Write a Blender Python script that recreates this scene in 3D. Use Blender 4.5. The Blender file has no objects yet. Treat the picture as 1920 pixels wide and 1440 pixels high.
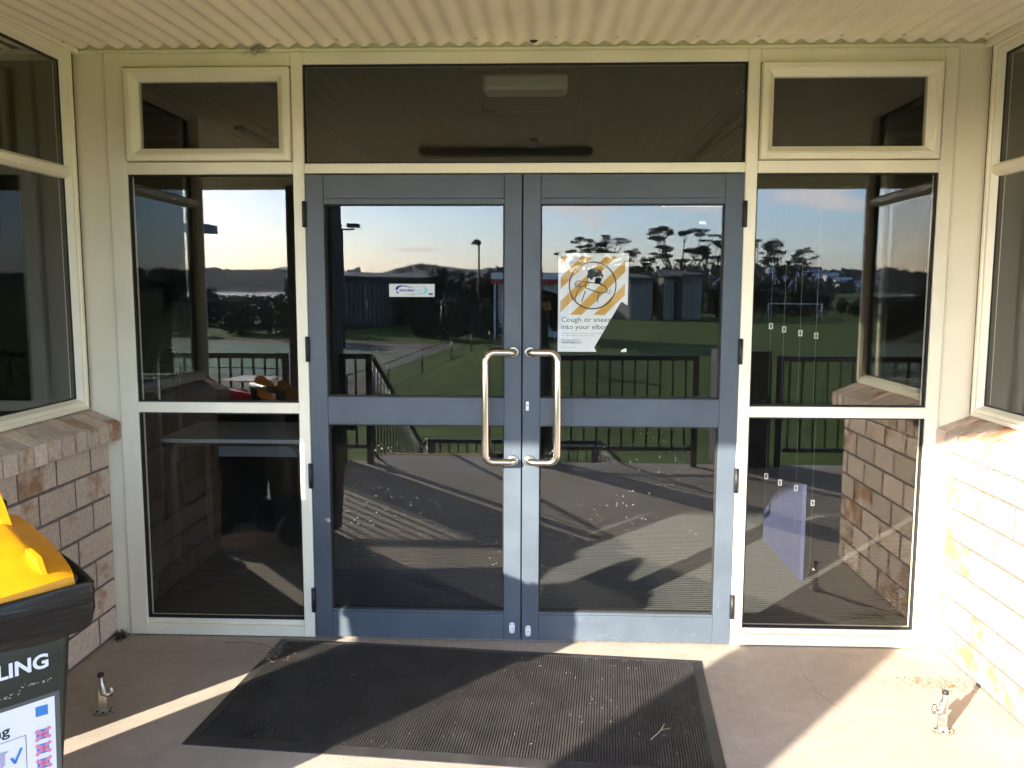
import bpy, bmesh, math, random
from mathutils import Vector, Matrix, noise
random.seed(7)
R = math.radians
scene = bpy.context.scene
C = scene.collection

# ------------------------------------------------------------------ camera
cam_d = bpy.data.cameras.new('camera'); cam = bpy.data.objects.new('camera', cam_d); C.objects.link(cam)
yaw, pitch, roll = R(-2.1733), R(-6.3646), R(0.1485)
F = Vector((math.sin(yaw)*math.cos(pitch), math.cos(yaw)*math.cos(pitch), math.sin(pitch)))
r0 = Vector((math.cos(yaw), -math.sin(yaw), 0)); u0 = r0.cross(F)
rr = r0*math.cos(roll)+u0*math.sin(roll); uu = u0*math.cos(roll)-r0*math.sin(roll)
M = Matrix((rr, uu, -F)).transposed().to_4x4(); M.translation = Vector((0, -3.46, 1.4888)); cam.matrix_world = M
cam_d.sensor_width = 36; cam_d.lens = 1585.05/1920*36; cam_d.clip_start = .01; cam_d.clip_end = 12000
scene.camera = cam

# ------------------------------------------------------------------ sun and sky
AZ, EL = R(40.2), R(17.0)              # sun stands left behind the viewer, shines to +X +Y
sdir = Vector((math.sin(AZ)*math.cos(EL), math.cos(AZ)*math.cos(EL), -math.sin(EL)))
sd = bpy.data.lights.new('sun', 'SUN'); sd.energy = 3.2; sd.angle = R(.53); sd.color = (1, .89, .76)
so = bpy.data.objects.new('sun', sd); C.objects.link(so); so.rotation_euler = sdir.to_track_quat('-Z', 'Y').to_euler()
w = bpy.data.worlds.new('World'); scene.world = w; w.use_nodes = True
nt = w.node_tree; nt.nodes.clear(); N = nt.nodes.new; L = nt.links.new
out = N('ShaderNodeOutputWorld'); bg = N('ShaderNodeBackground'); bg.inputs[1].default_value = .15
sky = N('ShaderNodeTexSky'); sky.sky_type = 'NISHITA'; sky.sun_disc = False; sky.sun_elevation = EL
sky.sun_rotation = math.pi+AZ; sky.air_density = 1.0; sky.dust_density = .7; sky.ozone_density = 4.0
tc = N('ShaderNodeTexCoord'); sep = N('ShaderNodeSeparateXYZ'); L(tc.outputs['Generated'], sep.inputs[0])
def mth(op, a, b=None, c=None, tree=None):
    n = (tree or nt).nodes.new('ShaderNodeMath'); n.operation = op
    for i, v in enumerate((a, b, c)):
        if v is None: continue
        if isinstance(v, (int, float)): n.inputs[i].default_value = v
        else: (tree or nt).links.new(v, n.inputs[i])
    return n.outputs[0]
horiz = mth('MAXIMUM', mth('MULTIPLY', sep.outputs[1], -1), .02)
cu = mth('DIVIDE', sep.outputs[0], horiz); cv = mth('DIVIDE', sep.outputs[2], horiz)
nz = N('ShaderNodeTexNoise'); nz.inputs['Scale'].default_value = 9; nz.inputs['Detail'].default_value = 6; nz.inputs['Roughness'].default_value = .6
mp = N('ShaderNodeMapping'); mp.inputs['Scale'].default_value = (1.3, 1.3, 4.5); L(tc.outputs['Generated'], mp.inputs[0]); L(mp.outputs[0], nz.inputs[0])
cl = None
for (pu, pv, su, sv, k) in ((.315, .108, .07, .016, 1.25), (.36, .098, .05, .010, .9), (.25, .118, .03, .012, .7), (.035, .096, .06, .013, .9), (.055, .078, .022, .006, .8), (.175, .094, .075, .012, .8),
                            (-.155, .047, .055, .0035, 1.0), (-.03, .088, .035, .006, .7), (.33, .052, .09, .008, .5), (-.5, .2, .2, .03, .8), (.6, .2, .25, .04, .9), (0, .33, .3, .03, .6)):
    a = mth('DIVIDE', mth('SUBTRACT', cu, pu), su); b = mth('DIVIDE', mth('SUBTRACT', cv, pv), sv)
    d = mth('ADD', mth('MULTIPLY', a, a), mth('MULTIPLY', b, b))
    g = mth('MULTIPLY', mth('POWER', 2.718, mth('MULTIPLY', d, -1)), k)
    cl = g if cl is None else mth('MAXIMUM', cl, g)
nzv = mth('MULTIPLY_ADD', nz.outputs[0], 2.6, -.75)
cl = mth('MULTIPLY', cl, nzv); cm = N('ShaderNodeMapRange'); cm.inputs[1].default_value = .18; cm.inputs[2].default_value = .75; L(cl, cm.inputs[0])
mx = N('ShaderNodeMix'); mx.data_type = 'RGBA'; L(mth('MULTIPLY', cm.outputs[0], .75), mx.inputs[0]); ti = N('ShaderNodeMix'); ti.data_type = 'RGBA'; ti.blend_type = 'MULTIPLY'; ti.inputs[0].default_value = 1; ti.inputs[7].default_value = (1.03, .975, 1.06, 1); L(sky.outputs[0], ti.inputs[6]); L(ti.outputs[2], mx.inputs[6]); mx.inputs[7].default_value = (6.2, 5.3, 5.0, 1)
L(mx.outputs[2], bg.inputs[0]); L(bg.outputs[0], out.inputs[0])
scene.view_settings.view_transform = 'Standard'; scene.view_settings.look = 'None'
scene.view_settings.gamma = 1; scene.view_settings.use_curve_mapping = False
scene.view_settings.exposure = 3.12
scene.cycles.caustics_reflective = False; scene.cycles.caustics_refractive = False
scene.cycles.max_bounces = 10; scene.cycles.diffuse_bounces = 6; scene.cycles.transparent_max_bounces = 12

# ------------------------------------------------------------------ materials
def mat(name, col, rough=.6, metal=0, spec=.5, noise_amt=0, noise_scale=5, bump=0, bump_scale=60, col2=None, rand=0, detail=4, stretch=None, bdist=.002):
    m = bpy.data.materials.new(name); m.use_nodes = True; t = m.node_tree; b = t.nodes['Principled BSDF']
    b.inputs['Roughness'].default_value = rough; b.inputs['Metallic'].default_value = metal; b.inputs['Specular IOR Level'].default_value = spec
    b.inputs['Base Color'].default_value = (*col, 1)
    co = t.nodes.new('ShaderNodeTexCoord').outputs['Object']
    if stretch:
        mp = t.nodes.new('ShaderNodeMapping'); mp.inputs['Scale'].default_value = stretch; t.links.new(co, mp.inputs[0]); co = mp.outputs[0]
    if rand:
        oi = t.nodes.new('ShaderNodeObjectInfo'); va = t.nodes.new('ShaderNodeVectorMath'); va.operation = 'ADD'
        cb = t.nodes.new('ShaderNodeCombineXYZ'); k = mth('MULTIPLY', oi.outputs['Random'], 40, tree=t)
        for i in range(3): t.links.new(k, cb.inputs[i])
        t.links.new(co, va.inputs[0]); t.links.new(cb.outputs[0], va.inputs[1]); co = va.outputs[0]
    if noise_amt or col2:
        n = t.nodes.new('ShaderNodeTexNoise'); n.inputs['Scale'].default_value = noise_scale; n.inputs['Detail'].default_value = detail; n.inputs['Roughness'].default_value = .6
        t.links.new(co, n.inputs[0])
        cr = t.nodes.new('ShaderNodeValToRGB'); c2 = col2 or tuple(max(0, c*(1-noise_amt)) for c in col); c1 = col if col2 else tuple(c*(1+noise_amt*.6) for c in col)
        cr.color_ramp.elements[0].position = .36; cr.color_ramp.elements[1].position = .64
        cr.color_ramp.elements[0].color = (*c2, 1); cr.color_ramp.elements[1].color = (*c1, 1)
        t.links.new(n.outputs[0], cr.inputs[0]); t.links.new(cr.outputs[0], b.inputs['Base Color'])
    if bump:
        n = t.nodes.new('ShaderNodeTexNoise'); n.inputs['Scale'].default_value = bump_scale; n.inputs['Detail'].default_value = 5; t.links.new(co, n.inputs[0])
        bp = t.nodes.new('ShaderNodeBump'); bp.inputs['Strength'].default_value = bump; bp.inputs['Distance'].default_value = bdist
        t.links.new(n.outputs[0], bp.inputs['Height']); t.links.new(bp.outputs[0], b.inputs['Normal'])
    return m

def glass_mat(name, trans=(.93, .945, .94), fac=.042, dust=.02, speck=.0, wave=1.5, seed=0):
    m = bpy.data.materials.new(name); m.use_nodes = True; t = m.node_tree; t.nodes.clear(); K = t.links.new; n = t.nodes.new
    o = n('ShaderNodeOutputMaterial'); tr = n('ShaderNodeBsdfTransparent'); tr.inputs[0].default_value = (*trans, 1)
    gl = n('ShaderNodeBsdfGlossy'); gl.inputs['Roughness'].default_value = .0; gl.inputs[0].default_value = (.98, 1, 1, 1)
    co = n('ShaderNodeTexCoord').outputs['Object']
    nz = n('ShaderNodeTexNoise'); nz.inputs['Scale'].default_value = 1.7; nz.inputs['Detail'].default_value = 1.5; K(co, nz.inputs[0])
    bp = n('ShaderNodeBump'); bp.inputs['Distance'].default_value = .00022*wave; bp.inputs['Strength'].default_value = 1; K(nz.outputs[0], bp.inputs['Height'])
    K(bp.outputs[0], gl.inputs['Normal'])
    lw = n('ShaderNodeLayerWeight'); lw.inputs[0].default_value = .5
    f = mth('MULTIPLY_ADD', mth('POWER', lw.outputs['Facing'], 5, tree=t), 1-fac, fac, tree=t)
    m1 = n('ShaderNodeMixShader'); K(f, m1.inputs[0]); K(tr.outputs[0], m1.inputs[1]); K(gl.outputs[0], m1.inputs[2])
    df = n('ShaderNodeBsdfDiffuse'); df.inputs[0].default_value = (.6, .58, .53, 1)
    n2 = n('ShaderNodeTexNoise'); n2.inputs['Scale'].default_value = 3; n2.inputs['Detail'].default_value = 6; K(co, n2.inputs[0])
    d = mth('MULTIPLY', n2.outputs[0], dust*2, tree=t)
    if speck:
        vo = n('ShaderNodeTexVoronoi'); vo.inputs['Scale'].default_value = 75; K(co, vo.inputs[0])
        s1 = mth('LESS_THAN', vo.outputs['Distance'], .13, tree=t)
        sc = n('ShaderNodeSeparateXYZ'); K(vo.outputs['Color'], sc.inputs[0])
        s2 = mth('GREATER_THAN', sc.outputs[0], .82, tree=t)
        n3 = n('ShaderNodeTexNoise'); n3.inputs['Scale'].default_value = 2.2; K(co, n3.inputs[0])
        s3 = mth('MULTIPLY', mth('SUBTRACT', n3.outputs[0], .42, tree=t), 5, tree=t)
        s = mth('MULTIPLY', mth('MULTIPLY', s1, s2, tree=t), mth('MAXIMUM', mth('MINIMUM', s3, 1, tree=t), .0, tree=t), tree=t)
        d = mth('MAXIMUM', d, mth('MULTIPLY', s, speck, tree=t), tree=t)
    m2 = n('ShaderNodeMixShader'); K(d, m2.inputs[0]); K(m1.outputs[0], m2.inputs[1]); K(df.outputs[0], m2.inputs[2])
    K(m2.outputs[0], o.inputs[0]); return m

CREAM = mat('cream_powdercoat', (.84, .80, .62), .38, noise_amt=.06, noise_scale=3, bump=.04, bump_scale=200)
BOARD = mat('cream_painted_board', (.84, .79, .60), .6, noise_amt=.05, noise_scale=2, bump=.15, bump_scale=25)
SOFFIT = mat('cream_corrugated_steel', (.86, .78, .58), .45, noise_amt=.10, noise_scale=1.5, bump=.05, bump_scale=40)
SLATE = mat('slate_blue_powdercoat', (.060, .079, .098), .42, noise_amt=.16, noise_scale=4, bump=.05, bump_scale=120)
BLACK = mat('black_rubber', (.012, .012, .013), .5)
GASKET = mat('dark_gasket', (.01, .01, .01), .7)
STEEL = mat('brushed_stainless', (.62, .57, .50), .22, 1, bump=.1, bump_scale=300, stretch=(1, 1, .05), bdist=.0004)
STEEL2 = mat('worn_stainless', (.50, .48, .44), .32, 1, noise_amt=.25, noise_scale=60)
ZINC = mat('zinc_plate', (.72, .75, .78), .38, .15, noise_amt=.1, noise_scale=50)
MORTAR = mat('grey_mortar', (.15, .125, .105), .95, noise_amt=.2, noise_scale=30, bump=.6, bump_scale=150, bdist=.003)
CONC = mat('porch_concrete', (.375, .328, .268), .85, noise_amt=.14, noise_scale=1.6, bump=.5, bump_scale=110, detail=10, bdist=.0025)
def more_concrete(m):
    t = m.node_tree; b = t.nodes['Principled BSDF']; base = b.inputs['Base Color'].links[0].from_socket; co = t.nodes.new('ShaderNodeTexCoord').outputs['Object']
    v = t.nodes.new('ShaderNodeTexVoronoi'); v.inputs['Scale'].default_value = 95; t.links.new(co, v.inputs[0]); sc = t.nodes.new('ShaderNodeSeparateXYZ'); t.links.new(v.outputs['Color'], sc.inputs[0])
    pit = mth('MULTIPLY', mth('LESS_THAN', v.outputs['Distance'], .22, tree=t), mth('GREATER_THAN', sc.outputs[0], .86, tree=t), tree=t)
    n = t.nodes.new('ShaderNodeTexNoise'); n.inputs['Scale'].default_value = 14; n.inputs['Detail'].default_value = 8; n.inputs['Roughness'].default_value = .75; t.links.new(co, n.inputs[0])
    hs = t.nodes.new('ShaderNodeHueSaturation'); t.links.new(base, hs.inputs['Color']); t.links.new(mth('SUBTRACT', mth('MULTIPLY_ADD', n.outputs[0], .5, .75, tree=t), mth('MULTIPLY', pit, .38, tree=t), tree=t), hs.inputs['Value']); t.links.new(hs.outputs[0], b.inputs['Base Color'])
more_concrete(CONC)
def brick_mat():
    m = mat('pitted_concrete_brick', (.58, .47, .37), .9, rand=1, bump=.8, bump_scale=170, bdist=.0022, noise_amt=.15, noise_scale=60)
    t = m.node_tree; b = t.nodes['Principled BSDF']; base = b.inputs['Base Color'].links[0].from_socket
    oi = t.nodes.new('ShaderNodeObjectInfo'); tcn = t.nodes.new('ShaderNodeTexCoord'); va = t.nodes.new('ShaderNodeVectorMath'); va.operation = 'ADD'
    cb = t.nodes.new('ShaderNodeCombineXYZ'); k = mth('MULTIPLY', oi.outputs['Random'], 70, tree=t)
    for i in range(3): t.links.new(k, cb.inputs[i])
    t.links.new(tcn.outputs['Object'], va.inputs[0]); t.links.new(cb.outputs[0], va.inputs[1])
    n = t.nodes.new('ShaderNodeTexNoise'); n.inputs['Scale'].default_value = 6.5; n.inputs['Detail'].default_value = 5; n.inputs['Roughness'].default_value = .62; t.links.new(va.outputs[0], n.inputs[0])
    thr = mth('MULTIPLY_ADD', mth('FRACT', mth('MULTIPLY', oi.outputs['Random'], 17.3, tree=t), tree=t), .26, .44, tree=t)
    msk = mth('MINIMUM', mth('MAXIMUM', mth('MULTIPLY', mth('SUBTRACT', n.outputs[0], thr, tree=t), 6, tree=t), 0, tree=t), .85, tree=t)
    mx = t.nodes.new('ShaderNodeMix'); mx.data_type = 'RGBA'; t.links.new(msk, mx.inputs[0]); t.links.new(base, mx.inputs[6]); mx.inputs[7].default_value = (.27, .12, .04, 1)
    hv = t.nodes.new('ShaderNodeHueSaturation'); t.links.new(mx.outputs[2], hv.inputs['Color'])
    t.links.new(mth('MULTIPLY_ADD', mth('FRACT', mth('MULTIPLY', oi.outputs['Random'], 91.7, tree=t), tree=t), .30, .86, tree=t), hv.inputs['Value'])
    v = t.nodes.new('ShaderNodeTexVoronoi'); v.inputs['Scale'].default_value = 210; t.links.new(va.outputs[0], v.inputs[0]); sc = t.nodes.new('ShaderNodeSeparateXYZ'); t.links.new(v.outputs['Color'], sc.inputs[0])
    pit = mth('MULTIPLY', mth('LESS_THAN', v.outputs['Distance'], .30, tree=t), mth('GREATER_THAN', sc.outputs[1], .72, tree=t), tree=t)
    h2 = t.nodes.new('ShaderNodeHueSaturation'); t.links.new(hv.outputs[0], h2.inputs['Color']); t.links.new(mth('MULTIPLY_ADD', pit, -.35, 1, tree=t), h2.inputs['Value'])
    t.links.new(h2.outputs[0], b.inputs['Base Color']); return m
BRICK = brick_mat()
def mat_rubber():
    m = mat('ribbed_black_mat', (.042, .039, .036), .62, noise_amt=.35, noise_scale=7, bump=.3, bump_scale=300)
    return m
MATR = mat_rubber()
def carpet_mat():
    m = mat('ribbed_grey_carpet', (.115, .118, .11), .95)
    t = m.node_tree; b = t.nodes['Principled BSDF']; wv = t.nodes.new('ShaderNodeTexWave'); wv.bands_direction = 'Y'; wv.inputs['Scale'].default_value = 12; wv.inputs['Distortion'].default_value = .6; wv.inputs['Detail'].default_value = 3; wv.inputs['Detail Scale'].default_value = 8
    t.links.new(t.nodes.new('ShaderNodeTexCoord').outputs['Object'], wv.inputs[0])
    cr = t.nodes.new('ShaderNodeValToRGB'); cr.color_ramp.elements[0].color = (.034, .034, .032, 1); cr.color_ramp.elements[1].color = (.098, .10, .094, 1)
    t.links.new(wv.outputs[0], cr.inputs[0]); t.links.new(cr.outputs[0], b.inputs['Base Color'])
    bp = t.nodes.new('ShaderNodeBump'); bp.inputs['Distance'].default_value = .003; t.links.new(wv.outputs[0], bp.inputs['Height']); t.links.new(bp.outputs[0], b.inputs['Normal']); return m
CARPET = carpet_mat()
GLASS = glass_mat('clear_float_glass', speck=.35, dust=.0008)
GLASS_D = glass_mat('dusty_door_glass', speck=.6, dust=.0015)
GLASS_S = glass_mat('side_window_glass', (.95, .96, .95), .05, .0015, wave=2)
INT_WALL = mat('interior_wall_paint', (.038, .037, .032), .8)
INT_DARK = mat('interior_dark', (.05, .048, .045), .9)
YEL = mat('yellow_polyethylene', (.70, .30, .003), .42, noise_amt=.10, noise_scale=9, bump=.12, bump_scale=150)
RED = mat('red_polyethylene', (.45, .02, .015), .4)
BINB = mat('dark_green_polyethylene', (.020, .026, .018), .42, noise_amt=.2, noise_scale=5, bump=.1, bump_scale=90)
BAG = mat('black_plastic_film', (.008, .0075, .007), .30, spec=.4, bump=.35, bump_scale=11, stretch=(.35, .35, 3.5), bdist=.02)
WHITE = mat('white_vinyl', (.80, .80, .80), .5)
PAPER = mat('poster_paper', (.84, .85, .87), .6)
PINK = mat('pink_print', (.72, .22, .36), .6); BLUEP = mat('blue_print', (.05, .22, .55), .6); LILAC = mat('lilac_print', (.42, .40, .55), .6)
INK = mat('dark_grey_ink', (.03, .035, .035), .7); ORANGE = mat('mustard_print', (.66, .37, .06), .6); GREYI = mat('grey_ink', (.28, .30, .30), .7)
DBLUE = mat('royal_blue_print', (.02, .05, .42), .5); LBLUE = mat('sky_blue_print', (.25, .72, .86), .5)
METALK = mat('black_painted_steel', (.014, .015, .016), .4, noise_amt=.2, noise_scale=10)
BLOCK = mat('charcoal_masonry_block', (.045, .047, .055), .85, bump=.5, bump_scale=90, rand=1, noise_amt=.2, noise_scale=8)
YLINE = mat('yellow_nosing_paint', (.50, .30, .02), .7, noise_amt=.3, noise_scale=30)
BARK = mat('tree_bark', (.06, .045, .032), .9, noise_amt=.3, noise_scale=3)
LEAF = mat('dark_pine_foliage', (.022, .034, .016), .8, noise_amt=.5, noise_scale=.6)
LEAF2 = mat('olive_foliage', (.045, .062, .022), .8, noise_amt=.5, noise_scale=.7)

# ------------------------------------------------------------------ helpers
def sm(a, b, x): t = min(1, max(0, (x-a)/(b-a))); return t*t*(3-2*t)
def tag(o, label=None, cat=None, group=None, kind=None):
    if label: o['label'] = label
    if cat: o['category'] = cat
    if group: o['group'] = group
    if kind: o['kind'] = kind
    return o
def empty(name, loc, label=None, cat=None, group=None, rz=0, kind=None):
    o = bpy.data.objects.new(name, None); o.location = loc; o.rotation_euler = (0, 0, rz); o.empty_display_size = .1; C.objects.link(o)
    return tag(o, label, cat, group, kind)
def link(name, me, m=None, parent=None, loc=None, rot=None):
    o = bpy.data.objects.new(name, me); C.objects.link(o)
    if m and not me.materials: me.materials.append(m)
    if parent: o.parent = parent
    if loc is not None: o.location = loc
    if rot is not None: o.rotation_euler = rot
    return o
class MB:
    def __init__(s): s.v = []; s.f = []; s.sm = []
    def add(s, v, f, smooth=False):
        n = len(s.v); s.v += [tuple(p) for p in v]; s.f += [tuple(i+n for i in q) for q in f]; s.sm += [smooth]*len(f); return s
    def box(s, x0, x1, y0, y1, z0, z1, c=0):
        x0, x1 = sorted((x0, x1)); y0, y1 = sorted((y0, y1)); z0, z1 = sorted((z0, z1))
        if not c:
            v = [(x, y, z) for x in (x0, x1) for y in (y0, y1) for z in (z0, z1)]
            return s.add(v, [(0, 1, 3, 2), (4, 6, 7, 5), (0, 4, 5, 1), (2, 3, 7, 6), (0, 2, 6, 4), (1, 5, 7, 3)])
        bm = bmesh.new(); bmesh.ops.create_cube(bm, size=1)
        for q in bm.verts: q.co = Vector(((x0+x1)/2+q.co.x*(x1-x0), (y0+y1)/2+q.co.y*(y1-y0), (z0+z1)/2+q.co.z*(z1-z0)))
        bmesh.ops.bevel(bm, geom=bm.edges[:], offset=c, segments=1, affect='EDGES')
        bm.verts.index_update(); s.add([q.co for q in bm.verts], [[q.index for q in f.verts] for f in bm.faces]); bm.free(); return s
    def tube(s, pts, r, n=10, cap=True, smooth=True):
        pts = [Vector(p) for p in pts]; rs = r if isinstance(r, (list, tuple)) else [r]*len(pts); V = []; up = None
        for i, p in enumerate(pts):
            t = (pts[min(i+1, len(pts)-1)]-pts[max(i-1, 0)]).normalized()
            if up is None: up = t.orthogonal().normalized()
            up = (up-t*up.dot(t)).normalized(); b = t.cross(up)
            for k in range(n):
                a = 2*math.pi*k/n; V.append(p+(up*math.cos(a)+b*math.sin(a))*rs[i])
        Fc = [(i*n+k, i*n+(k+1) % n, (i+1)*n+(k+1) % n, (i+1)*n+k) for i in range(len(pts)-1) for k in range(n)]
        s.add(V, Fc, smooth)
        if cap: s.f += [tuple(len(s.v)-len(V)+k for k in reversed(range(n))), tuple(len(s.v)-n+k for k in range(n))]; s.sm += [False]*2
        return s
    def ring(s, u0, u1, v0, v1, prof, fn):
        V = []; n = len(prof)
        for (i, h) in prof:
            for (u, v) in ((u0+i, v0+i), (u1-i, v0+i), (u1-i, v1-i), (u0+i, v1-i)): V.append(fn(u, v, h))
        return s.add(V, [(j*4+k, j*4+(k+1) % 4, ((j+1) % n)*4+(k+1) % 4, ((j+1) % n)*4+k) for j in range(n) for k in range(4)])
    def prism(s, poly, fn, d0, d1):
        n = len(poly); V = [fn(u, v, d0) for u, v in poly]+[fn(u, v, d1) for u, v in poly]
        return s.add(V, [tuple(range(n)), tuple(reversed(range(n, 2*n)))]+[(i, (i+1) % n, n+(i+1) % n, n+i) for i in range(n)])
    def mesh(s, name, m=None, off=(0, 0, 0), fix=True):
        me = bpy.data.meshes.new(name); ox, oy, oz = off
        me.from_pydata([(x-ox, y-oy, z-oz) for x, y, z in s.v], [], s.f)
        me.polygons.foreach_set('use_smooth', s.sm)
        if fix:
            bm = bmesh.new(); bm.from_mesh(me); bmesh.ops.recalc_face_normals(bm, faces=bm.faces[:]); bm.to_mesh(me); bm.free()
        if m: me.materials.append(m)
        me.update(); return me
    def build(s, name, m, parent=None, local=False, fix=True):
        off = (0, 0, 0) if (parent is None or local) else tuple(parent.matrix_basis.translation if parent.parent is None else parent.parent.matrix_basis.translation+parent.matrix_basis.translation)
        return link(name, s.mesh(name, m, off, fix), None, parent)
def box(name, m, parent, *a, c=0.0): return MB().box(*a, c=c).build(name, m, parent)
def flat(name, m, parent, polys, fn, local=True):
    mb = MB(); multi = len(polys) > 1
    for p in polys: mb.add([fn(u, v) for u, v in p], [tuple(range(len(p)))])
    o = mb.build(name, m, parent, local=local, fix=False)
    if multi: o['kind'] = 'stuff'
    return o
def text_mesh(s, size, bold=0, align='LEFT', spacing=1.0, ext=0.0):
    cu = bpy.data.curves.new('lettering', 'FONT'); cu.body = s; cu.size = size; cu.align_x = align; cu.offset = bold; cu.space_character = spacing; cu.resolution_u = 4; cu.extrude = ext
    o = bpy.data.objects.new('lettering', cu); C.objects.link(o); bpy.context.view_layer.update()
    me = bpy.data.meshes.new_from_object(o.evaluated_get(bpy.context.evaluated_depsgraph_get())); bpy.data.objects.remove(o); return me
def lettering(s, size, m, parent, fn, width=None, x0=0, z0=0, bold=0, align='LEFT', cut=None):
    me = text_mesh(s, size, bold, align)
    if width:
        xs = [v.co.x for v in me.vertices]; k = width/(max(xs)-min(xs)); mn = min(xs)
        for v in me.vertices: v.co.x = (v.co.x-mn)*k
    for v in me.vertices: v.co.x += x0; v.co.y += z0
    if cut:
        bm = bmesh.new(); bm.from_mesh(me)
        bmesh.ops.bisect_plane(bm, geom=bm.verts[:]+bm.edges[:]+bm.faces[:], plane_co=Vector((*cut[0], 0)), plane_no=Vector((*cut[1], 0)), clear_outer=True); bm.to_mesh(me); bm.free()
    for v in me.vertices: v.co = Vector(fn(v.co.x, v.co.y))
    me.materials.clear(); me.materials.append(m); return link('lettering', me, None, parent)
def fy(u, v, h): return (u, -h, v)                 # door wall, h towards the porch

# ------------------------------------------------------------------ porch floor, ceiling
def slab():
    mb = MB(); mb.box(-7, 7, -3.76, .03, -.25, 0); mb.box(-1.5, .02, -4.12, -3.76, -.25, -.001)
    return tag(mb.build('porch_floor', CONC), kind='structure')
porch = slab()
MB().box(-1.46, -.02, -4.118, -4.04, -.0009, .0035).build('nosing_strip', YLINE, porch)
EAVE = 3.62; PITCH = .0762
def zsoff(e): return 2.452-.0325*e
def ceiling():
    mb = MB(); x0, x1 = -6.1, 5.0; n = int((x1-x0)/PITCH*10); es = [.006, .4, 1.2, 2.4, EAVE+.01]; V = []
    for e in es:
        for i in range(n+1):
            x = x0+(x1-x0)*i/n; V.append((x, -e, zsoff(e)+.0085*math.cos(2*math.pi*x/PITCH)))
    V += [(x, y, z+.004) for x, y, z in V]; m = n+1; T = len(es)*m
    Fc = [(j*m+i, j*m+i+1, (j+1)*m+i+1, (j+1)*m+i) for j in range(len(es)-1) for i in range(n)]
    Fc += [tuple(T+k for k in reversed(f)) for f in Fc]+[(i, i+1, T+i+1, T+i) for i in range(n)]
    mb.add(V, Fc, True); return tag(mb.build('porch_ceiling', SOFFIT, fix=False), kind='structure')
ceil = ceiling()
scr = MB().tube([(0, 0, -.005), (0, 0, .0), (0, 0, .004)], [.004, .006, .006], 8).mesh('screw', STEEL2)
for row, step in ((.13, 3.5), (1.0, 4), (1.9, 4), (2.8, 4)):
    i = 0
    while True:
        k = int(-5.4/PITCH)+int(i*step); x = (k+.5)*PITCH; i += 1
        if x > 4.2: break
        link('screw', scr, None, ceil, (x, -row, zsoff(row)-.0085))
for x in (-1.62, .98): box('joint_strip', SOFFIT, ceil, x, x+.05, -3.5, -1.0, 2.312, 2.332)
# eave beam and roof over it
eb = empty('eave_beam', (0, -EAVE, 2.3), 'long cream eave beam along the outer edge of the porch roof', 'beam')
box('fascia', CREAM, eb, -6.1, 5, -EAVE-.06, -EAVE, 2.316, 2.60, c=.003)
gut = MB().prism([(-EAVE-.062, 2.40), (-EAVE-.16, 2.42), (-EAVE-.17, 2.53), (-EAVE-.155, 2.53), (-EAVE-.15, 2.43), (-EAVE-.07, 2.41), (-EAVE-.062, 2.53)], lambda u, v, d: (d, u, v), -6.1, 5); gut.build('gutter', CREAM, eb)
rf = tag(MB().prism([(.6, 3.3), (-EAVE-.14, 2.56), (-EAVE-.14, 2.58), (.6, 3.36)], lambda u, v, d: (d, u, v), -6.4, 5.3).build('roof_sheet', mat('grey_roof', (.10, .10, .10), .5)), kind='structure')

# wall above and beside the joinery
wt = tag(MB().box(-6.1, 5, .004, .1, 2.431, 3.2).box(-1.93, -1.775, .0, .10, 0.002, 2.4295).box(1.594, 1.78, .0, .10, .002, 2.4295).build('entrance_wall', BOARD), kind='structure')
MB().box(-1.93, 1.78, -.006, .0038, 2.4255, 2.440, c=.001).build('trim_strip', CREAM, wt)

# ------------------------------------------------------------------ entrance joinery
jf = empty('entrance_frame', (-.09, 0, 0), 'cream aluminium frame holding the double doors, toplights and sidelights', 'window frame')
c = .0025
def fr(name, x0, x1, z0, z1, h0=-.05, h1=.012, m=CREAM): return box(name, m, jf, x0, x1, -h1, -h0, z0, z1, c=c)
fr('jamb', -1.775, -1.70, .006, 2.425); fr('jamb', 1.545, 1.596, .006, 2.425)
fr('mullion', -1.0175, -.9715, .006, 2.425, h1=.014); fr('mullion', .7905, .8375, .006, 2.425, h1=.014)
fr('head', -1.6995, -1.0178, 2.372, 2.4245); fr('head', -.9712, .7902, 2.378, 2.4245, h1=.013); fr('head', .8378, 1.5447, 2.372, 2.4245)
fr('transom', -.9712, .7902, 1.9525, 1.9915, h1=.013)
for a, b in ((-1.6995, -1.0178), (.8378, 1.5447)):
    fr('transom', a, b, 1.9505, 1.9985); fr('midrail', a, b, .974, 1.018); fr('sill', a, b, .006, .052)
    fr('sill', a, b, .052, .078, h1=-.004)
# dark gaskets + panes
def pane(x0, x1, z0, z1, parent, m=GLASS, h=-.006, gk=.006):
    g = MB().ring(x0, x1, z0, z1, [(0, -.02), (0, .002), (gk, .002), (gk, -.02)], fy).build('gasket', GASKET, parent)
    p = MB().box(x0+.001, x1-.001, -h, -h+.006, z0+.001, z1-.001).build('glass_pane', m, parent); return p
pane(-1.6995, -1.0178, 1.018, 1.9505, jf); pane(-1.6995, -1.0178, .078, .974, jf, GLASS)
pane(.8378, 1.5447, 1.018, 1.9505, jf); pane(.8378, 1.5447, .078, .974, jf, GLASS)
pane(-.9712, .7902, 1.9915, 2.378, jf)
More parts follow.
